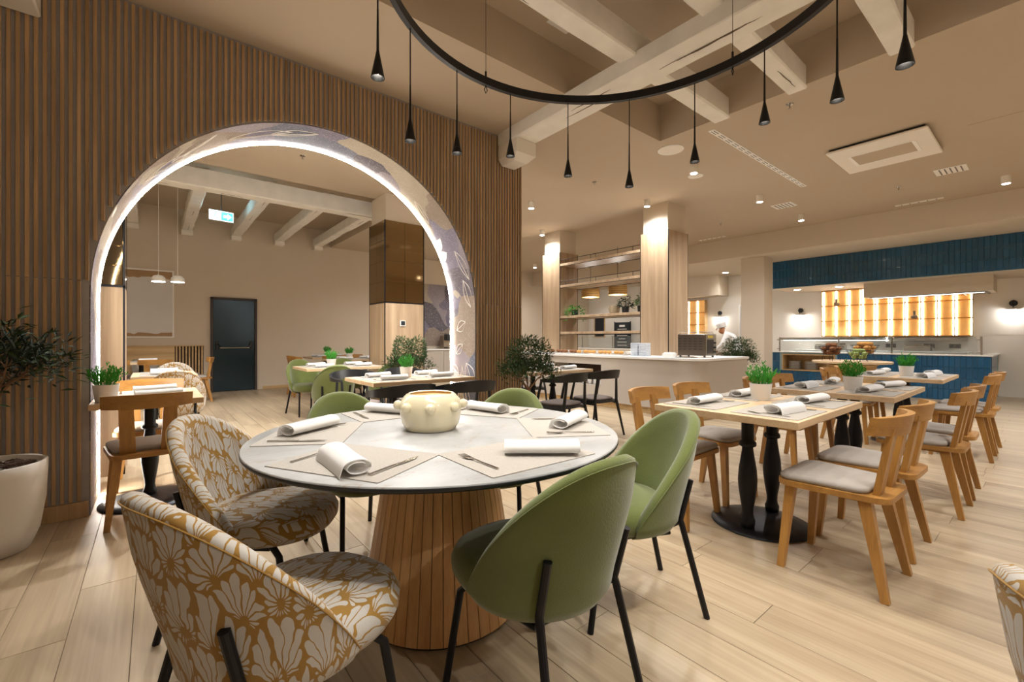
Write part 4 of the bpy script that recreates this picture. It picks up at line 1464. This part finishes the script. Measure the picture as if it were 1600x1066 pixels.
obj('plate', M().box(-.045, .045, -.012, 0, -.045, .045, .003), th, FRAMEW)
obj('screen', M().box(-.035, .035, -.014, -.0121, -.03, .038), th, CHALK)

# coffee corner seen between pillar and arch
cc = thing('coffee_counter', 'pale coffee counter below the mural at the back', 'counter', (6.6, 11.1, 0))
obj('body', M().box(-1.2, 1.2, -.3, .36, .08, .84, .003), cc, COUNTER)
obj('worktop', M().box(-1.22, 1.22, -.33, .38, .84, .87, .004), cc, STONE)
for x in (-.6, 0, .6):
    obj('door', M().box(x - .295, x + .295, -.315, -.301, .10, .82, .003), cc, COUNTER)
cf = thing('coffee_machine', 'grey coffee machine on the coffee counter', 'coffee machine', (6.75, 11.15, .8705))
obj('body', M().box(-.25, .25, -.02, .22, 0, .38, .015), cf, BRUSHED)
obj('head', M().box(-.25, .25, -.2, -.021, .24, .42, .015), cf, BLACKP)
obj('drip_tray', M().box(-.25, .25, -.22, -.021, 0, .05, .006), cf, DARKST)
obj('cup_rail', M().tube([(-.24, -.18, .44), (.24, -.18, .44), (.24, .2, .44), (-.24, .2, .44), (-.24, -.18, .44)], .006, 6), cf, STEEL)

# ================================================================== trees
bw, bf, tp = make_olive(11, .62, .15, .019, 2, .985, .29, 3300, .05, LEAFD, .80)
def tree_pot(r, h):
    return M().lathe([(r * .7, 0), (r * .74, .006), (r * .95, h * .6), (r, h), (r * .9, h), (r * .88, h - .03), (.0001, h - .035)], 32)
def make_tree():
    t = thing('olive_tree', '-', 'tree')
    obj('trunk', bw, t, BARK)
    obj('foliage', bf, t, LEAFD, smooth=0)
    obj('pot', tree_pot(.16, .30), t, POTL)
    obj('soil', M().lathe([(.0001, .275), (.14, .27), (.14, .262)], 20), t, SOIL)
    return t
OLIVE = Proto(make_tree())
OLIVE.put((3.07, 3.50, 0), .4, 'potted olive tree in front of the slatted wall end', 'potted olive trees')
OLIVE.put((2.70, 5.52, 0), 2.1, 'potted olive tree inside the arch before the oak pillar', 'potted olive trees')
OLIVE.put((8.45, 3.72, 0), 3.6, 'potted olive tree beyond the end of the buffet counter', 'potted olive trees')

big = thing('olive_tree', 'dark olive tree in a large matt white planter by the slatted wall', 'tree', (-.70, 3.60, 0))
w2, f2, tips = make_olive(21, .80, .17, .026, 2, 1.06, .36, 1000, .06, LEAFB, .66)
for m_ in (w2, f2):
    m_.v = [(x, min(y, .335), z) for x, y, z in m_.v]
obj('trunk', w2, big, BARK)
tag(obj('foliage', f2, big, LEAFB, smooth=0), kind='stuff')
lm = M()
blade_leaf(lm, (0, 0, 0), (1, 0, 0), .075, .021, (0, 0, 1), .12)
lm = lm.mesh('leaf', LEAFD, 0)
rn = random.Random(8)
for k in range(280):
    q, d = rn.choice(tips)
    if rn.random() < .55:
        while True:
            v_ = Vector((rn.uniform(-1, 1), rn.uniform(-1, 1), rn.uniform(-1, 1)))
            if .5 < v_.length < 1:
                break
        q, d = Vector((v_.x * .38, v_.y * .24, 1.05 + v_.z * .24)), v_
    l = obj('leaf', lm, big, loc=tuple(q + Vector((rn.gauss(0, .02), rn.gauss(0, .02), rn.gauss(0, .02)))))
    l.rotation_euler = (rn.uniform(-.8, .8), rn.uniform(-.7, .5), math.atan2(d.y, d.x) + rn.uniform(-.9, .9))
obj('planter', M().lathe([(.15, 0), (.17, .006), (.205, .10), (.228, .26), (.235, .42), (.236, .475), (.228, .48), (.218, .475), (.214, .45), (.0001, .445)], 56), big, POTL, smooth=60)
mu = M()
for k in range(260):
    a, q = rn.uniform(0, 6.283), .205 * math.sqrt(rn.random())
    c = Vector((q * math.cos(a), q * math.sin(a), .452))
    m0 = len(mu.v)
    mu.box(-.014, .014, -.008, .008, -.004, .006, .002)
    rot = Matrix.Rotation(rn.uniform(0, 6.28), 4, 'Z') @ Matrix.Rotation(rn.uniform(-.5, .5), 4, 'X')
    for i in range(m0, len(mu.v)):
        mu.v[i] = tuple(rot @ Vector(mu.v[i]) + c)
tag(obj('bark_chips', mu, big, SOIL), kind='stuff')

# ================================================================== buffet counter with shelves
bc = thing('buffet_counter', 'long beige buffet counter with white worktop', 'counter', (0, 0, 0))
U0, U1, V0, V1 = 5.90, 7.34, 3.10, 7.6
NZ0, NZ1, NV0, NV1 = .355, .715, 4.87, 6.0
def rcorner(u0, u1, v0, v1, r, z0, z1):
    pts = [(u1, v1), (u0, v1)]
    for k in range(9):
        a = R(180 + 90 * k / 8)
        pts.append((u0 + r + r * math.cos(a), v0 + r + r * math.sin(a)))
    pts.append((u1, v0))
    return M().prism(pts, z0, z1)
obj('body', rcorner(U0, U1, V0, NV0, .22, .10, .84), bc, COUNTER, smooth=30)
obj('body', M().box(U0, U1, NV0, NV1, .10, NZ0), bc, COUNTER)
obj('body', M().box(U0, U1, NV0, NV1, NZ1, .84), bc, COUNTER)
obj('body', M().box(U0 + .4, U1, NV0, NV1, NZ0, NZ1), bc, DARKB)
obj('body', M().box(U0, U1, NV1, V1, .10, .84), bc, COUNTER)
obj('toe_kick', rcorner(U0 + .05, U1 - .02, V0 + .05, V1 - .02, .2, 0, .10), bc, BENCHW)
obj('worktop', rcorner(U0 - .03, U1, V0 - .03, V1, .25, .84, .872), bc, STONE, smooth=30)
for k in range(6):
    c = thing('cup', 'white cup in the buffet counter niche', 'cup', (U0 + .15, 4.98 + .13 * k, NZ0 + .0005), 0, 'white cups in the niche')
    obj('body', M().lathe([(.03, 0), (.042, .01), (.045, .085), (.041, .085), (.038, .015), (.0001, .012)], 18), c, POTW)
    obj('handle', M().tube([(-.04, 0, .065), (-.062, 0, .06), (-.064, 0, .035), (-.04, 0, .025)], .005, 6), c, POTW)
for k, (z, rail, lb) in enumerate(((2.70, 1, 'topmost oak shelf with black rail between the clad columns'), (2.25, 1, 'second oak shelf with black rail between the clad columns'), (1.61, 0, 'oak shelf carrying the small potted plants'), (1.28, 0, 'lowest oak shelf between the clad columns'))):
    t = thing('oak_shelf', lb, 'shelf', (6.6, 4.585, z))
    obj('board', M().box(.0, .53, .0, 1.95, -.03, .02, .003), t, PANELW)
    obj('black_edge', M().box(.0, .010, .002, 1.948, -.038, -.0305), t, BLACKM)
    obj('black_edge', M().box(.52, .53, .002, 1.948, -.038, -.0305), t, BLACKM)
    if rail:
        obj('rail', M().tube([(.01, .005, .10), (.01, 1.945, .10)], .006, 6), t, BLACKM)
        for y in (.15, 1.0, 1.8):
            obj('rail_post', M().tube([(.01, y, .018), (.01, y, .10)], .005, 6), t, BLACKM)
def shelf_plant(v, mat, r, h, label, droop):
    rn = random.Random(int(v * 100))
    t = thing('shelf_plant', label, 'plant', (6.78, v, 1.631))
    obj('pot', M().lathe([(.055, 0), (.062, .005), (.07, .12), (.066, .12), (.06, .105), (.0001, .1)], 20), t, BLACKP)
    m = M()
    for _ in range(220):
        a = rn.uniform(0, 6.283)
        q = r * math.sqrt(rn.random())
        z = .12 + rn.uniform(0, h) * (1 - (q / r) * .6) - droop * (q / r) ** 2 * rn.random()
        blade_leaf(m, (q * math.cos(a), q * math.sin(a), z), (math.cos(a), math.sin(a), rn.uniform(-.6, .6)), rn.uniform(.03, .07), .022, (rn.uniform(-1, 1), rn.uniform(-1, 1), 1))
    for _ in range(9):
        a = rn.uniform(0, 6.283)
        m.tube([(0, 0, .1), (r * .4 * math.cos(a), r * .4 * math.sin(a), .13 + h * .5)], .003, 4, cap=False)
    obj('foliage', m, t, mat, smooth=0)
shelf_plant(6.28, LEAFG, .20, .16, 'trailing green fern in a black pot on the plant shelf', .30)
shelf_plant(5.02, LEAFB, .13, .26, 'dark leafy plant in a black pot in the middle of the plant shelf', .05)
shelf_plant(4.68, LEAFM, .10, .24, 'small leafy plant in a black pot beside the toaster column', .02)
sv = thing('stone_bowl', 'rough beige stone bowl on the plant shelf', 'bowl', (6.85, 5.33, 1.631))
obj('body', M().lathe([(.08, 0), (.09, .01), (.105, .07), (.11, .15), (.10, .155), (.09, .08), (.0001, .03)], 20), sv, plain('rough_stone', '#B5A88E', .9, var=.3, scale=20, bmp=.5))
obj('lug', M().ball((-.02, .115, .12), .025, 8, 5), sv, POTL)
# food along the buffet
for k in range(15):
    v = 4.72 + .118 * k
    cat, mat_ = (('bread roll', BUN) if k < 9 else ('pastry', BREAD))
    o = M().ball((0, 0, .03), .045, 10, 6, 1, 1.15, .72)
    tag(obj('bread_roll' if k < 9 else 'pastry', o, None, mat_, loc=(6.25 + .03 * math.sin(k * 2.1), v, .8885)), ('golden bread roll on the buffet tray' if k < 9 else 'brown pastry on the buffet tray'), cat, 'bakery on the buffet')
tr = thing('food_tray', 'long low steel tray of bakery on the buffet', 'tray', (6.26, 5.55, .8725))
obj('base', M().box(-.13, .13, -.95, .95, 0, .012, .003), tr, STONE)
obj('rim', M().tube([(-.13, -.95, .016), (.13, -.95, .016), (.13, .95, .016), (-.13, .95, .016), (-.13, -.95, .016)], .006, 6), tr, STEEL)
for k in range(9):
    b_ = thing('buffet_bowl', 'small white bowl behind the bakery tray on the buffet', 'bowl', (6.50, 4.72 + .2 * k, .8725), 0, 'white bowls on the buffet')
    obj('body', M().lathe([(.035, 0), (.04, .005), (.075, .06), (.07, .06), (.036, .012), (.0001, .01)], 18), b_, POTW)
    obj('filling', M().lathe([(.0001, .052), (.06, .046), (.06, .04)], 14), b_, (BUN, APPLE, BREAD)[k % 3])
for k, (v, lb) in enumerate(((4.27, 'pale blue stacked dish rack beside the oak column, toaster side'), (4.43, 'pale blue stacked dish rack beside the oak column, tray side'))):
    t = thing('dish_stack', lb, 'dishes', (6.28, v, .8725))
    for j in range(12):
        obj('dish', M().box(-.07, .07, -.07, .07, .018 * j, .018 * j + .013, .003), t, BLUEW)
nb = thing('napkin_box', 'white paper napkin box beside the grill toaster', 'box', (6.12, 3.72, .8725))
obj('box', M().box(-.06, .06, -.09, .09, 0, .06, .004), nb, POTW)
obj('paper', M().box(-.045, .045, -.075, .075, .0605, .075, .003), nb, NAPK)
tp_ = thing('serving_tray', 'thin steel serving tray in front of the grill toaster', 'tray', (6.22, 3.50, .8725))
obj('plate', M().box(-.1, .1, -.13, .13, 0, .008, .003), tp_, STEEL)
obj('tongs', M().bar((-.04, -.1, .014), (.0, .1, .02), .012, .004).bar((.02, -.1, .014), (.005, .1, .02), .012, .004), tp_, STEEL)
to = thing('conveyor_toaster', 'steel conveyor toaster with slotted side on the buffet', 'toaster', (6.40, 3.30, .8725))
obj('housing', M().box(0, .31, 0, .45, .025, .355, .006), to, DARKST)
for x in (.03, .28):
    for y in (.03, .42):
        obj('foot', M().lathe([(.016, 0), (.016, .025)], 10, (x, y, 0)), to, BLACKP)
for i in range(5):
    for j in range(5):
        obj('vent_slot', M().box(-.002, .0, .05 + .085 * i, .10 + .085 * i, .12 + .04 * j, .128 + .04 * j), to, BLACKP)
ff = obj('front_panel', M().box(0, .31, -.012, 0, .03, .35, .004), to, STEEL)
obj('opening', M().box(.04, .22, -.015, -.0121, .06, .27), to, BLACKP)
obj('warning_label', M().box(.05, .2, -.0145, -.0121, .295, .33), to, plain('yellow_label', '#C9B23A', .5))
for j in range(3):
    obj('knob', M().tube([(.265, -.012, .08 + .07 * j), (.265, -.03, .08 + .07 * j)], .014, 10), to, BLACKP)
for x in (.02, .29):
    obj('top_rail', M().tube([(x, .03, .355), (x, .03, .385), (x, .42, .385), (x, .42, .355)], .005, 6), to, STEEL)

# ================================================================== tiled kitchen counter
kc = thing('kitchen_counter', 'teal tiled kitchen counter with white top and plate niche', 'counter', (0, 0, 0))
KU, KV0, KV1, KH = 11.615, .735, 4.33, .835
PN0, PN1, PZ0, PZ1 = 3.05, 4.10, .42, .80            # plate niche
obj('core', M().box(KU, KU + .65, KV0, PN0, 0, KH), kc, TEALG)
obj('core', M().box(KU, KU + .65, PN1, KV1, 0, KH), kc, TEALG)
obj('core', M().box(KU, KU + .65, PN0, PN1, 0, PZ0), kc, TEALG)
obj('core', M().box(KU, KU + .65, PN0, PN1, PZ1, KH), kc, TEALG)
obj('return_wall', M().box(KU + .65, U_SH - .003, KV0, KV0 + .12, 0, KH), kc, TEALG)
nw = .02
obj('niche_box', M().box(KU - .03, KU + .36, PN0, PN1, PZ0, PZ0 + nw).box(KU - .03, KU + .36, PN0, PN1, PZ1 - nw, PZ1).box(KU - .03, KU + .36, PN0, PN0 + nw, PZ0 + nw, PZ1 - nw).box(KU - .03, KU + .36, PN1 - nw, PN1, PZ0 + nw, PZ1 - nw).box(KU + .34, KU + .36, PN0 + nw, PN1 - nw, PZ0 + nw, PZ1 - nw), kc, BENCHW)
obj('worktop', M().box(KU - .035, KU + .67, KV0 - .03, KV1, KH, KH + .022, .003), kc, STONE)
obj('worktop', M().box(KU + .67, U_SH - .003, KV0 - .03, KV0 + .14, KH, KH + .022, .003), kc, STONE)
TH2 = KH / 4
tile2 = M().box(-.014, 0, -TW / 2 + .002, TW / 2 - .002, .002, TH2 - .002, .003).mesh('tile', TEAL)
tile3 = M().box(-TW / 2 + .002, TW / 2 - .002, -.014, 0, .002, TH2 - .002, .003).mesh('tile', TEAL)
v = KV0 + TW / 2
while v < KV1 - .03:
    for r_ in range(4):
        z = r_ * TH2
        if PN0 - TW / 2 < v < PN1 + TW / 2 and z + TH2 > PZ0 and z < PZ1 - .01:
            continue
        obj('tile', tile2, kc, loc=(KU, v, z))
    v += TW
for r_ in range(4):
    for k in range(14):
        obj('tile', tile3, kc, loc=(KU + .04 + TW * k, KV0, r_ * TH2))
def plate_stack(v, side):
    for j in range(9):
        m_ = plate_stack.m
        tag(obj('plate', m_, loc=(KU + .14, v, PZ0 + nw + .0008 + j * .0215)), 'white plate, %s from the bottom, in the %s stack of the counter niche' % (('first', 'second', 'third', 'fourth', 'fifth', 'sixth', 'seventh', 'eighth', 'ninth')[j], side), 'plate', 'plates in the %s niche stack' % side)
plate_stack.m = M().lathe([(.07, 0), (.075, .002), (.128, .016), (.13, .019), (.126, .019), (.07, .006), (.0001, .005)], 28).mesh('plate', POTW)
plate_stack(3.88, 'pier-side')
plate_stack(3.55, 'basket-side')
# sneeze guard
sg = thing('sneeze_guard', 'long glass sneeze guard on steel posts over the kitchen counter', 'sneeze guard', (KU, 0, KH + .022))
for v in (.86, 2.12, 3.02, 4.20):
    obj('post', M().tube([(.12, v, 0), (.12, v, .34)], .018, 10), sg, BRUSHED)
    obj('clamp', M().tube([(.12, v, .06), (.12, v + .06, .06)], .012, 8).tube([(.12, v, .28), (.12, v + .06, .28)], .012, 8), sg, BRUSHED)
obj('glass_panel', M().box(.10, .108, .92, 3.0, .02, .33), sg, GLASS)
obj('glass_panel', M().box(.10, .108, 3.06, 4.18, .02, .33), sg, GLASS)
obj('glass_top', M().box(.10, .42, .95, 3.0, .335, .343), sg, GLASS)
obj('heat_bridge', M().box(.12, .42, 2.14, 4.2, .27, .33, .008), sg, STEEL)
obj('light_bar', M().box(.2, .3, 2.2, 4.15, .262, .269), sg, E_HOOD)
# back line of the kitchen
bl = thing('back_worktop', 'white back worktop along the kitchen wall', 'worktop', (U_SH, 0, 0))
obj('cabinet', M().box(-.45, -.005, 1.1, 4.3, .08, .86, .003), bl, WHITEP)
obj('top', M().box(-.48, -.003, 1.1, 4.3, .86, .89, .003), bl, STONE)
obj('wall_shelf', M().box(-.3, -.005, 1.15, 3.0, 1.10, 1.18, .004), bl, BRUSHED)
for v, lb in ((1.35, 'by the wall sconce'), (1.75, 'behind the front sneeze guard post'), (2.4, 'behind the round buffet table'), (3.35, 'behind the bread baskets')):
    s_ = thing('socket_plate', 'dark double socket plate above the back worktop, ' + lb, 'socket', (U_SH - .003, v, 1.0))
    obj('plate', M().box(-.012, 0, -.09, .09, -.045, .045, .003), s_, DARKST)
    for y in (-.04, .04):
        obj('insert', M().box(-.015, -.0121, y - .025, y + .025, -.03, .03), s_, BLACKP)
for v, w_, lb in ((1.9, .22, 'steel food warmer on the back worktop near the sconce'), (3.5, .3, 'white food warmer behind the baskets')):
    t = thing('food_warmer', lb, 'food warmer', (12.95, v, .8905))
    obj('body', M().box(-.14, .14, -w_, w_, 0, .11, .01), t, BRUSHED)
    obj('lid', M().box(-.13, .13, -w_ + .02, w_ - .02, .1105, .13, .008), t, STEEL)
hd = thing('extractor_hood', 'white box extractor hood below the teal bulkhead', 'extractor hood', (12.09, .73, 2.06))
obj('casing', M().box(0, .8, 0, 1.93, .0, .299, .004), hd, PAINT)
obj('steel_tray', M().box(.08, .72, .08, 1.85, -.02, -.0005, .003), hd, BRUSHED)
for k in range(6):
    obj('filter', M().box(.12, .68, .12 + .29 * k, .38 + .29 * k, -.026, -.0205, .002), hd, STEEL)
obj('light_strip', M().box(.09, .11, .12, 1.8, -.025, -.0205), hd, E_HOOD)
def sconce(u_, v_, z, label):
    t = thing('wall_sconce', label, 'wall lamp', (u_, v_, z))
    obj('round_plate', M().tube([(0, 0, 0), (-.03, 0, 0)], .06, 20), t, BLACKP)
    obj('stem', M().tube([(-.03, 0, 0), (-.10, 0, 0), (-.10, 0, -.10)], .007, 8).tube([(-.10, 0, .0), (-.10, 0, .06)], .006, 6), t, BLACKM)
    obj('shade', M().lathe([(.10, -.13), (.098, -.125), (.03, -.10), (.01, -.095)], 24, (-.10, 0, 0)), t, FRAMEW)
    obj('bulb', M().lathe([(.0001, -.135), (.05, -.134), (.05, -.13)], 14, (-.10, 0, 0)), t, E_DISC)
    lamp(None, (u_ - .10, v_, z - .15), W_SCONCE, NEUT, 'POINT', size=.05)
sconce(U_SH, .53, 1.86, 'round black wall lamp beyond the amber shelving end')
sconce(U_SH, 4.22, 1.90, 'round black wall lamp between white pier and amber shelving')
sconce(U_SH, 6.35, 1.93, 'round black wall lamp between oak column and white pier')
for v, z, lb in ((1.98, 1.60, 'grey bottle vase on the amber shelving, front of hood end'), (3.42, 1.97, 'grey bottle vase on the amber shelving, higher tier')):
    t = thing('bottle_vase', lb, 'vase', (U_SH - .10, v, z - .003))
    obj('body', M().lathe([(.03, 0), (.045, .006), (.062, .035), (.055, .065), (.026, .085), (.022, .10)], 20), t, plain('vase_grey', '#8A8078', .6))
    obj('neck', M().lathe([(.022, .10), (.024, .17), (.026, .175), (.02, .175), (.018, .11)], 16), t, plain('vase_neck', '#7C7068', .6))

# round display table with three wire baskets
dt = thing('display_table', 'round oak display table carrying three wire baskets', 'table', (9.68, 2.31, 0))
obj('table_top', M().lathe([(.57, .72), (.58, .724), (.58, .756), (.575, .76)], 48), dt, TOPW)
obj('drum', M().lathe([(.36, .02), (.36, .68), (.40, .70)], 40), dt, BENCHW)
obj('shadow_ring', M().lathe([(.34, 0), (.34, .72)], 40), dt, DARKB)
for k in range(3):
    obj('band', M().lathe([(.362, .12 + .22 * k), (.37, .125 + .22 * k), (.37, .15 + .22 * k), (.362, .155 + .22 * k)], 40), dt, DARKB)
def basket(x, y, zb, r, label, fruit, nm, mat_, fr, nfr, cat, flb, legs=.09):
    t = thing('wire_basket', label, 'basket', (x, y, zb))
    m = M()
    for q, z in ((1.0, .17), (.86, .12), (.72, .07), (.58, .02)):
        m.tube([(r * q * math.cos(6.2832 * k / 24), r * q * math.sin(6.2832 * k / 24), z + legs) for k in range(25)], .0045 if q == 1 else .0025, 5, cap=False)
    obj('rings', m, t, BLACKM)
    m = M()
    for k in range(14):
        a = 6.2832 * k / 14
        m.tube([(r * q * math.cos(a), r * q * math.sin(a), z + legs) for q, z in ((1.0, .17), (.86, .12), (.72, .07), (.58, .02), (.0, .018))], .0025, 4, cap=False)
    obj('wires', m, t, BLACKM)
    for k in range(4):
        a = 6.2832 * k / 4 + .4
        obj('leg', M().tube([(r * .58 * math.cos(a), r * .58 * math.sin(a), .02 + legs), (r * .72 * math.cos(a), r * .72 * math.sin(a), .001)], .004, 5), t, BLACKM)
    rn = random.Random(int(r * 1000) + nfr)
    spots_ = []
    for lvl, (q, cnt) in enumerate(((.42, nfr // 3), (.55, nfr // 3), (.30, nfr - 2 * (nfr // 3)))):
        for k in range(cnt):
            a = 6.2832 * k / cnt + lvl * .5
            spots_.append((r * q * math.cos(a), r * q * math.sin(a), legs + .018 + fr + lvl * fr * 1.45))
    me = fruit.mesh(nm, mat_, 60)
    for sx_, sy_, sz_ in spots_:
        tag(obj(nm, me, loc=(x + sx_, y + sy_, zb + sz_), rz=rn.uniform(0, 6)), flb, cat, nm + 's in the wire basket')
bun = M().ball((0, 0, 0), .052, 12, 7, 1.15, .9, .75)
app = M().lathe([(.0001, -.032), (.018, -.036), (.038, -.015), (.042, .006), (.034, .028), (.014, .034), (.0001, .026)], 12)
basket(9.50, 2.56, .7605, .19, 'black wire basket heaped with dark rolls', M().ball((0, 0, 0), .05, 12, 7, 1.2, .9, .8), 'dark_roll', BREAD, .045, 12, 'bread', 'dark bread roll in the wire basket')
basket(9.42, 2.14, .7605, .18, 'black wire basket full of green apples', app, 'green_apple', APPLE, .036, 15, 'apple', 'green apple in the wire basket', .03)
basket(9.90, 2.16, .7605, .21, 'black wire basket heaped with golden buns', bun, 'golden_bun', BUN, .045, 14, 'bread', 'golden bun in the wire basket', .11)

# ================================================================== pastry kitchen behind the shelves
for (u_, v_, z, r_, lb) in ((9.22, 7.97, 2.28, .25, 'woven cane drum pendant behind the shelves, nearer the far column'), (8.97, 6.88, 2.25, .24, 'woven cane drum pendant behind the shelves, nearer the toaster column')):
    t = thing('cane_pendant', lb, 'pendant lamp', (u_, v_, z))
    for k in range(7):
        q = 1.0 - .012 * abs(k - 2) ** 1.5
        obj('cane_band', M().lathe([(r_ * q * .985, .045 * k), (r_ * q, .045 * k + .004), (r_ * q, .045 * k + .034), (r_ * q * .985, .045 * k + .038)], 30), t, WEAVE)
        obj('dark_band', M().lathe([(r_ * q * .975, .045 * k + .036), (r_ * q * .975, .045 * k + .047)], 30), t, DARKB)
    obj('cord', M().tube([(0, 0, .315), (0, 0, CH - z)], .006, 6), t, BLACKM)
    lamp(None, (u_, v_, z - .03), W_HANG, WARM, 'POINT', size=.08)
pk = thing('pastry_counter', 'white counter with glass screen in the kitchen behind the shelves', 'counter', (11.0, 9.0, 0))
obj('body', M().box(-.35, .35, -2.2, 2.2, .08, .84, .004), pk, WHITEP)
obj('plinth', M().box(-.3, .3, -2.15, 2.15, 0, .08), pk, DARKST)
obj('top', M().box(-.38, .38, -2.23, 2.23, .84, .87, .003), pk, STONE)
obj('glass_screen', M().box(-.3, -.292, -1.9, 1.9, .90, 1.22), pk, GLASS)
obj('glass_shelf', M().box(-.3, .1, -1.9, 1.9, 1.22, 1.228), pk, GLASS)
for y in (-1.9, -.6, .6, 1.9):
    obj('post', M().tube([(-.29, y, .87), (-.29, y, 1.24)], .015, 8), pk, BRUSHED)
sn = thing('menu_board', 'tall black menu board with pale lettering behind the shelves', 'sign', (13.0, 9.75, 0))
obj('board', M().box(-.03, .0, -.32, .32, .45, 1.75, .004), sn, CHALK)
for s_ in (-.34, .34):
    obj('post', M().box(-.025, .005, s_ - .012, s_ + .012, 0, 1.78), sn, BLACKM)
for j, (hw, hh) in enumerate(((.12, .035), (.2, .012), (.17, .012), (.22, .012), (.14, .012), (.2, .012), (.2, .012), (.1, .012))):
    z = 1.62 - .115 * j
    obj('chalk_line', M().box(-.033, -.0301, -hw, hw, z - hh, z + hh), sn, INKW)
for v, z0, z1, hw, mat_, lb in ((10.95, 1.25, 1.95, .22, CHALK, 'dark poster in an oak frame in the pastry kitchen corner'), (8.35, 1.95, 2.55, .20, ONYX, 'small amber picture in an oak frame beside the toaster column'), (8.35, .95, 1.75, .20, ONYX, 'lower amber picture in an oak frame beside the toaster column')):
    t = thing('framed_poster', lb, 'picture', (U_SH, v, 0))
    obj('poster', M().box(-.02, -.002, -hw, hw, z0, z1), t, mat_)
    for a, b, c, d_ in ((-hw - .04, hw + .04, z1, z1 + .04), (-hw - .04, hw + .04, z0 - .04, z0), (-hw - .04, -hw, z0, z1), (hw, hw + .04, z0, z1)):
        obj('frame', M().box(-.03, -.002, a, b, c, d_, .003), t, BENCHW)
# glazed service door beyond the white pier
sd = tag(thing('door_2', 'pale glazed service door beyond the white pier', None), kind='structure')
obj('pane', M().box(U_SH - .02, U_SH - .002, 5.05, 5.75, .1, 2.1), sd, plain('frosted_pane', '#B9C4CC', .25, var=.1, scale=2))
for a, b, c, d_ in ((5.0, 5.05, 0, 2.15), (5.75, 5.8, 0, 2.15), (5.05, 5.75, 2.1, 2.15)):
    obj('frame', M().box(U_SH - .035, U_SH - .001, a, b, c, d_, .003), sd, FRAMEW)
obj('porthole', M().tube([(U_SH - .03, 5.4, 1.45), (U_SH - .021, 5.4, 1.45)], .16, 24), sd, BRUSHED)
# second counter the cook works at
cw = thing('cook_counter', 'steel work counter in front of the bending cook', 'counter', (9.42, 4.97, 0))
obj('body', M().box(-.3, .3, -.45, .45, .1, .84, .004), cw, BRUSHED)
obj('top', M().box(-.32, .32, -.47, .47, .84, .87, .003), cw, STEEL)

# ---- the cook, bent forward over the work counter
def body_mesh(verts, edges, rad, sub=2):
    me = bpy.data.meshes.new('person')
    me.from_pydata(verts, edges, [])
    o = bpy.data.objects.new('person_tmp', me)
    C.objects.link(o)
    sk = o.modifiers.new('skin', 'SKIN')
    for i, r_ in enumerate(rad):
        me.skin_vertices[0].data[i].radius = (r_, r_) if not isinstance(r_, tuple) else r_
    me.skin_vertices[0].data[0].use_root = True
    sb = o.modifiers.new('sub', 'SUBSURF')
    sb.levels = sub
    sb.render_levels = sub
    dg = bpy.context.evaluated_depsgraph_get()
    out = bpy.data.meshes.new_from_object(o.evaluated_get(dg))
    bpy.data.objects.remove(o)
    return out
pv = [(0, 0, .93), (.02, 0, 1.08), (.12, 0, 1.24), (.22, 0, 1.36), (.30, 0, 1.42), (.36, 0, 1.47),
      (.22, .17, 1.36), (.30, .25, 1.14), (.50, .16, 1.00), (.57, .13, .98),
      (.22, -.17, 1.36), (.30, -.25, 1.14), (.50, -.16, 1.00), (.57, -.13, .98),
      (0, .10, .86), (.03, .11, .48), (-.02, .11, .09), (.10, .12, .04),
      (0, -.10, .86), (.03, -.11, .48), (-.02, -.11, .09), (.10, -.12, .04), (.40, 0, 1.53)]
pe = [(0, 1), (1, 2), (2, 3), (3, 4), (4, 5), (5, 22), (3, 6), (6, 7), (7, 8), (8, 9), (3, 10), (10, 11), (11, 12), (12, 13), (0, 14), (14, 15), (15, 16), (16, 17), (0, 18), (18, 19), (19, 20), (20, 21)]
pr = [(.16, .13), (.15, .12), (.165, .13), (.15, .11), .058, .09, .075, .055, .038, .034, .075, .055, .038, .034, .095, .065, .045, .04, .095, .065, .045, .04, .095]
pme = body_mesh(pv, pe, pr)
pme.materials.clear()
for m_ in (CLOTHW, SKIN, DARKST):
    pme.materials.append(m_)
for p in pme.polygons:
    c = p.center
    p.use_smooth = True
    p.material_index = 1 if (c.x > .30 and c.z > 1.40) or (c.x > .50 and c.z < 1.08) else (2 if c.z < .88 and c.x < .25 else 0)
PS = .9
person = thing('person', 'cook in white jacket and cap bending over behind the toaster', 'person', (9.55, 4.20, 0), R(100))
obj('body', pme, person)
person.scale = (PS, PS, PS)
hat = M().lathe([(.098, -.01), (.104, .0), (.104, .05), (.118, .075), (.112, .105), (.07, .125), (.0001, .13)], 20)
h_ = obj('cap', hat, person, CLOTHW, smooth=60)
h_.location = (.375, 0, 1.555)
h_.rotation_euler = (0, R(18), 0)
fc = M()
for s_ in (-1, 1):
    fc.ball((.475, s_ * .035, 1.535), .012, 8, 5)
obj('eye', fc, person, BLACKP)
obj('nose', M().ball((.495, 0, 1.505), .016, 8, 5, 1.2, .8, 1.2), person, SKIN)
for s_ in (-1, 1):
    obj('ear', M().ball((.39, s_ * .093, 1.52), .022, 8, 5, .6, .4, 1.2), person, SKIN)
    for k in range(5):
        a = (-.5, -.25, 0, .25, .75)[k] * s_
        bx, by = .585, s_ * -.13 * -1
        obj('finger', M().tube([(bx, by + (k - 2) * .014, .985), (bx + .04, by + (k - 2) * .018, .965), (bx + .06, by + (k - 2) * .016, .93)], [.009, .0085, .007], 6), person, SKIN)
bin_ = thing('waste_bin', 'small white pedal bin behind the end of the buffet', 'bin', (9.0, 3.3, 0))
obj('body', M().lathe([(.11, 0), (.12, .01), (.13, .32), (.125, .33)], 24), bin_, POTW)
obj('lid', M().lathe([(.132, .331), (.132, .345), (.08, .365), (.0001, .37)], 24), bin_, POTW)
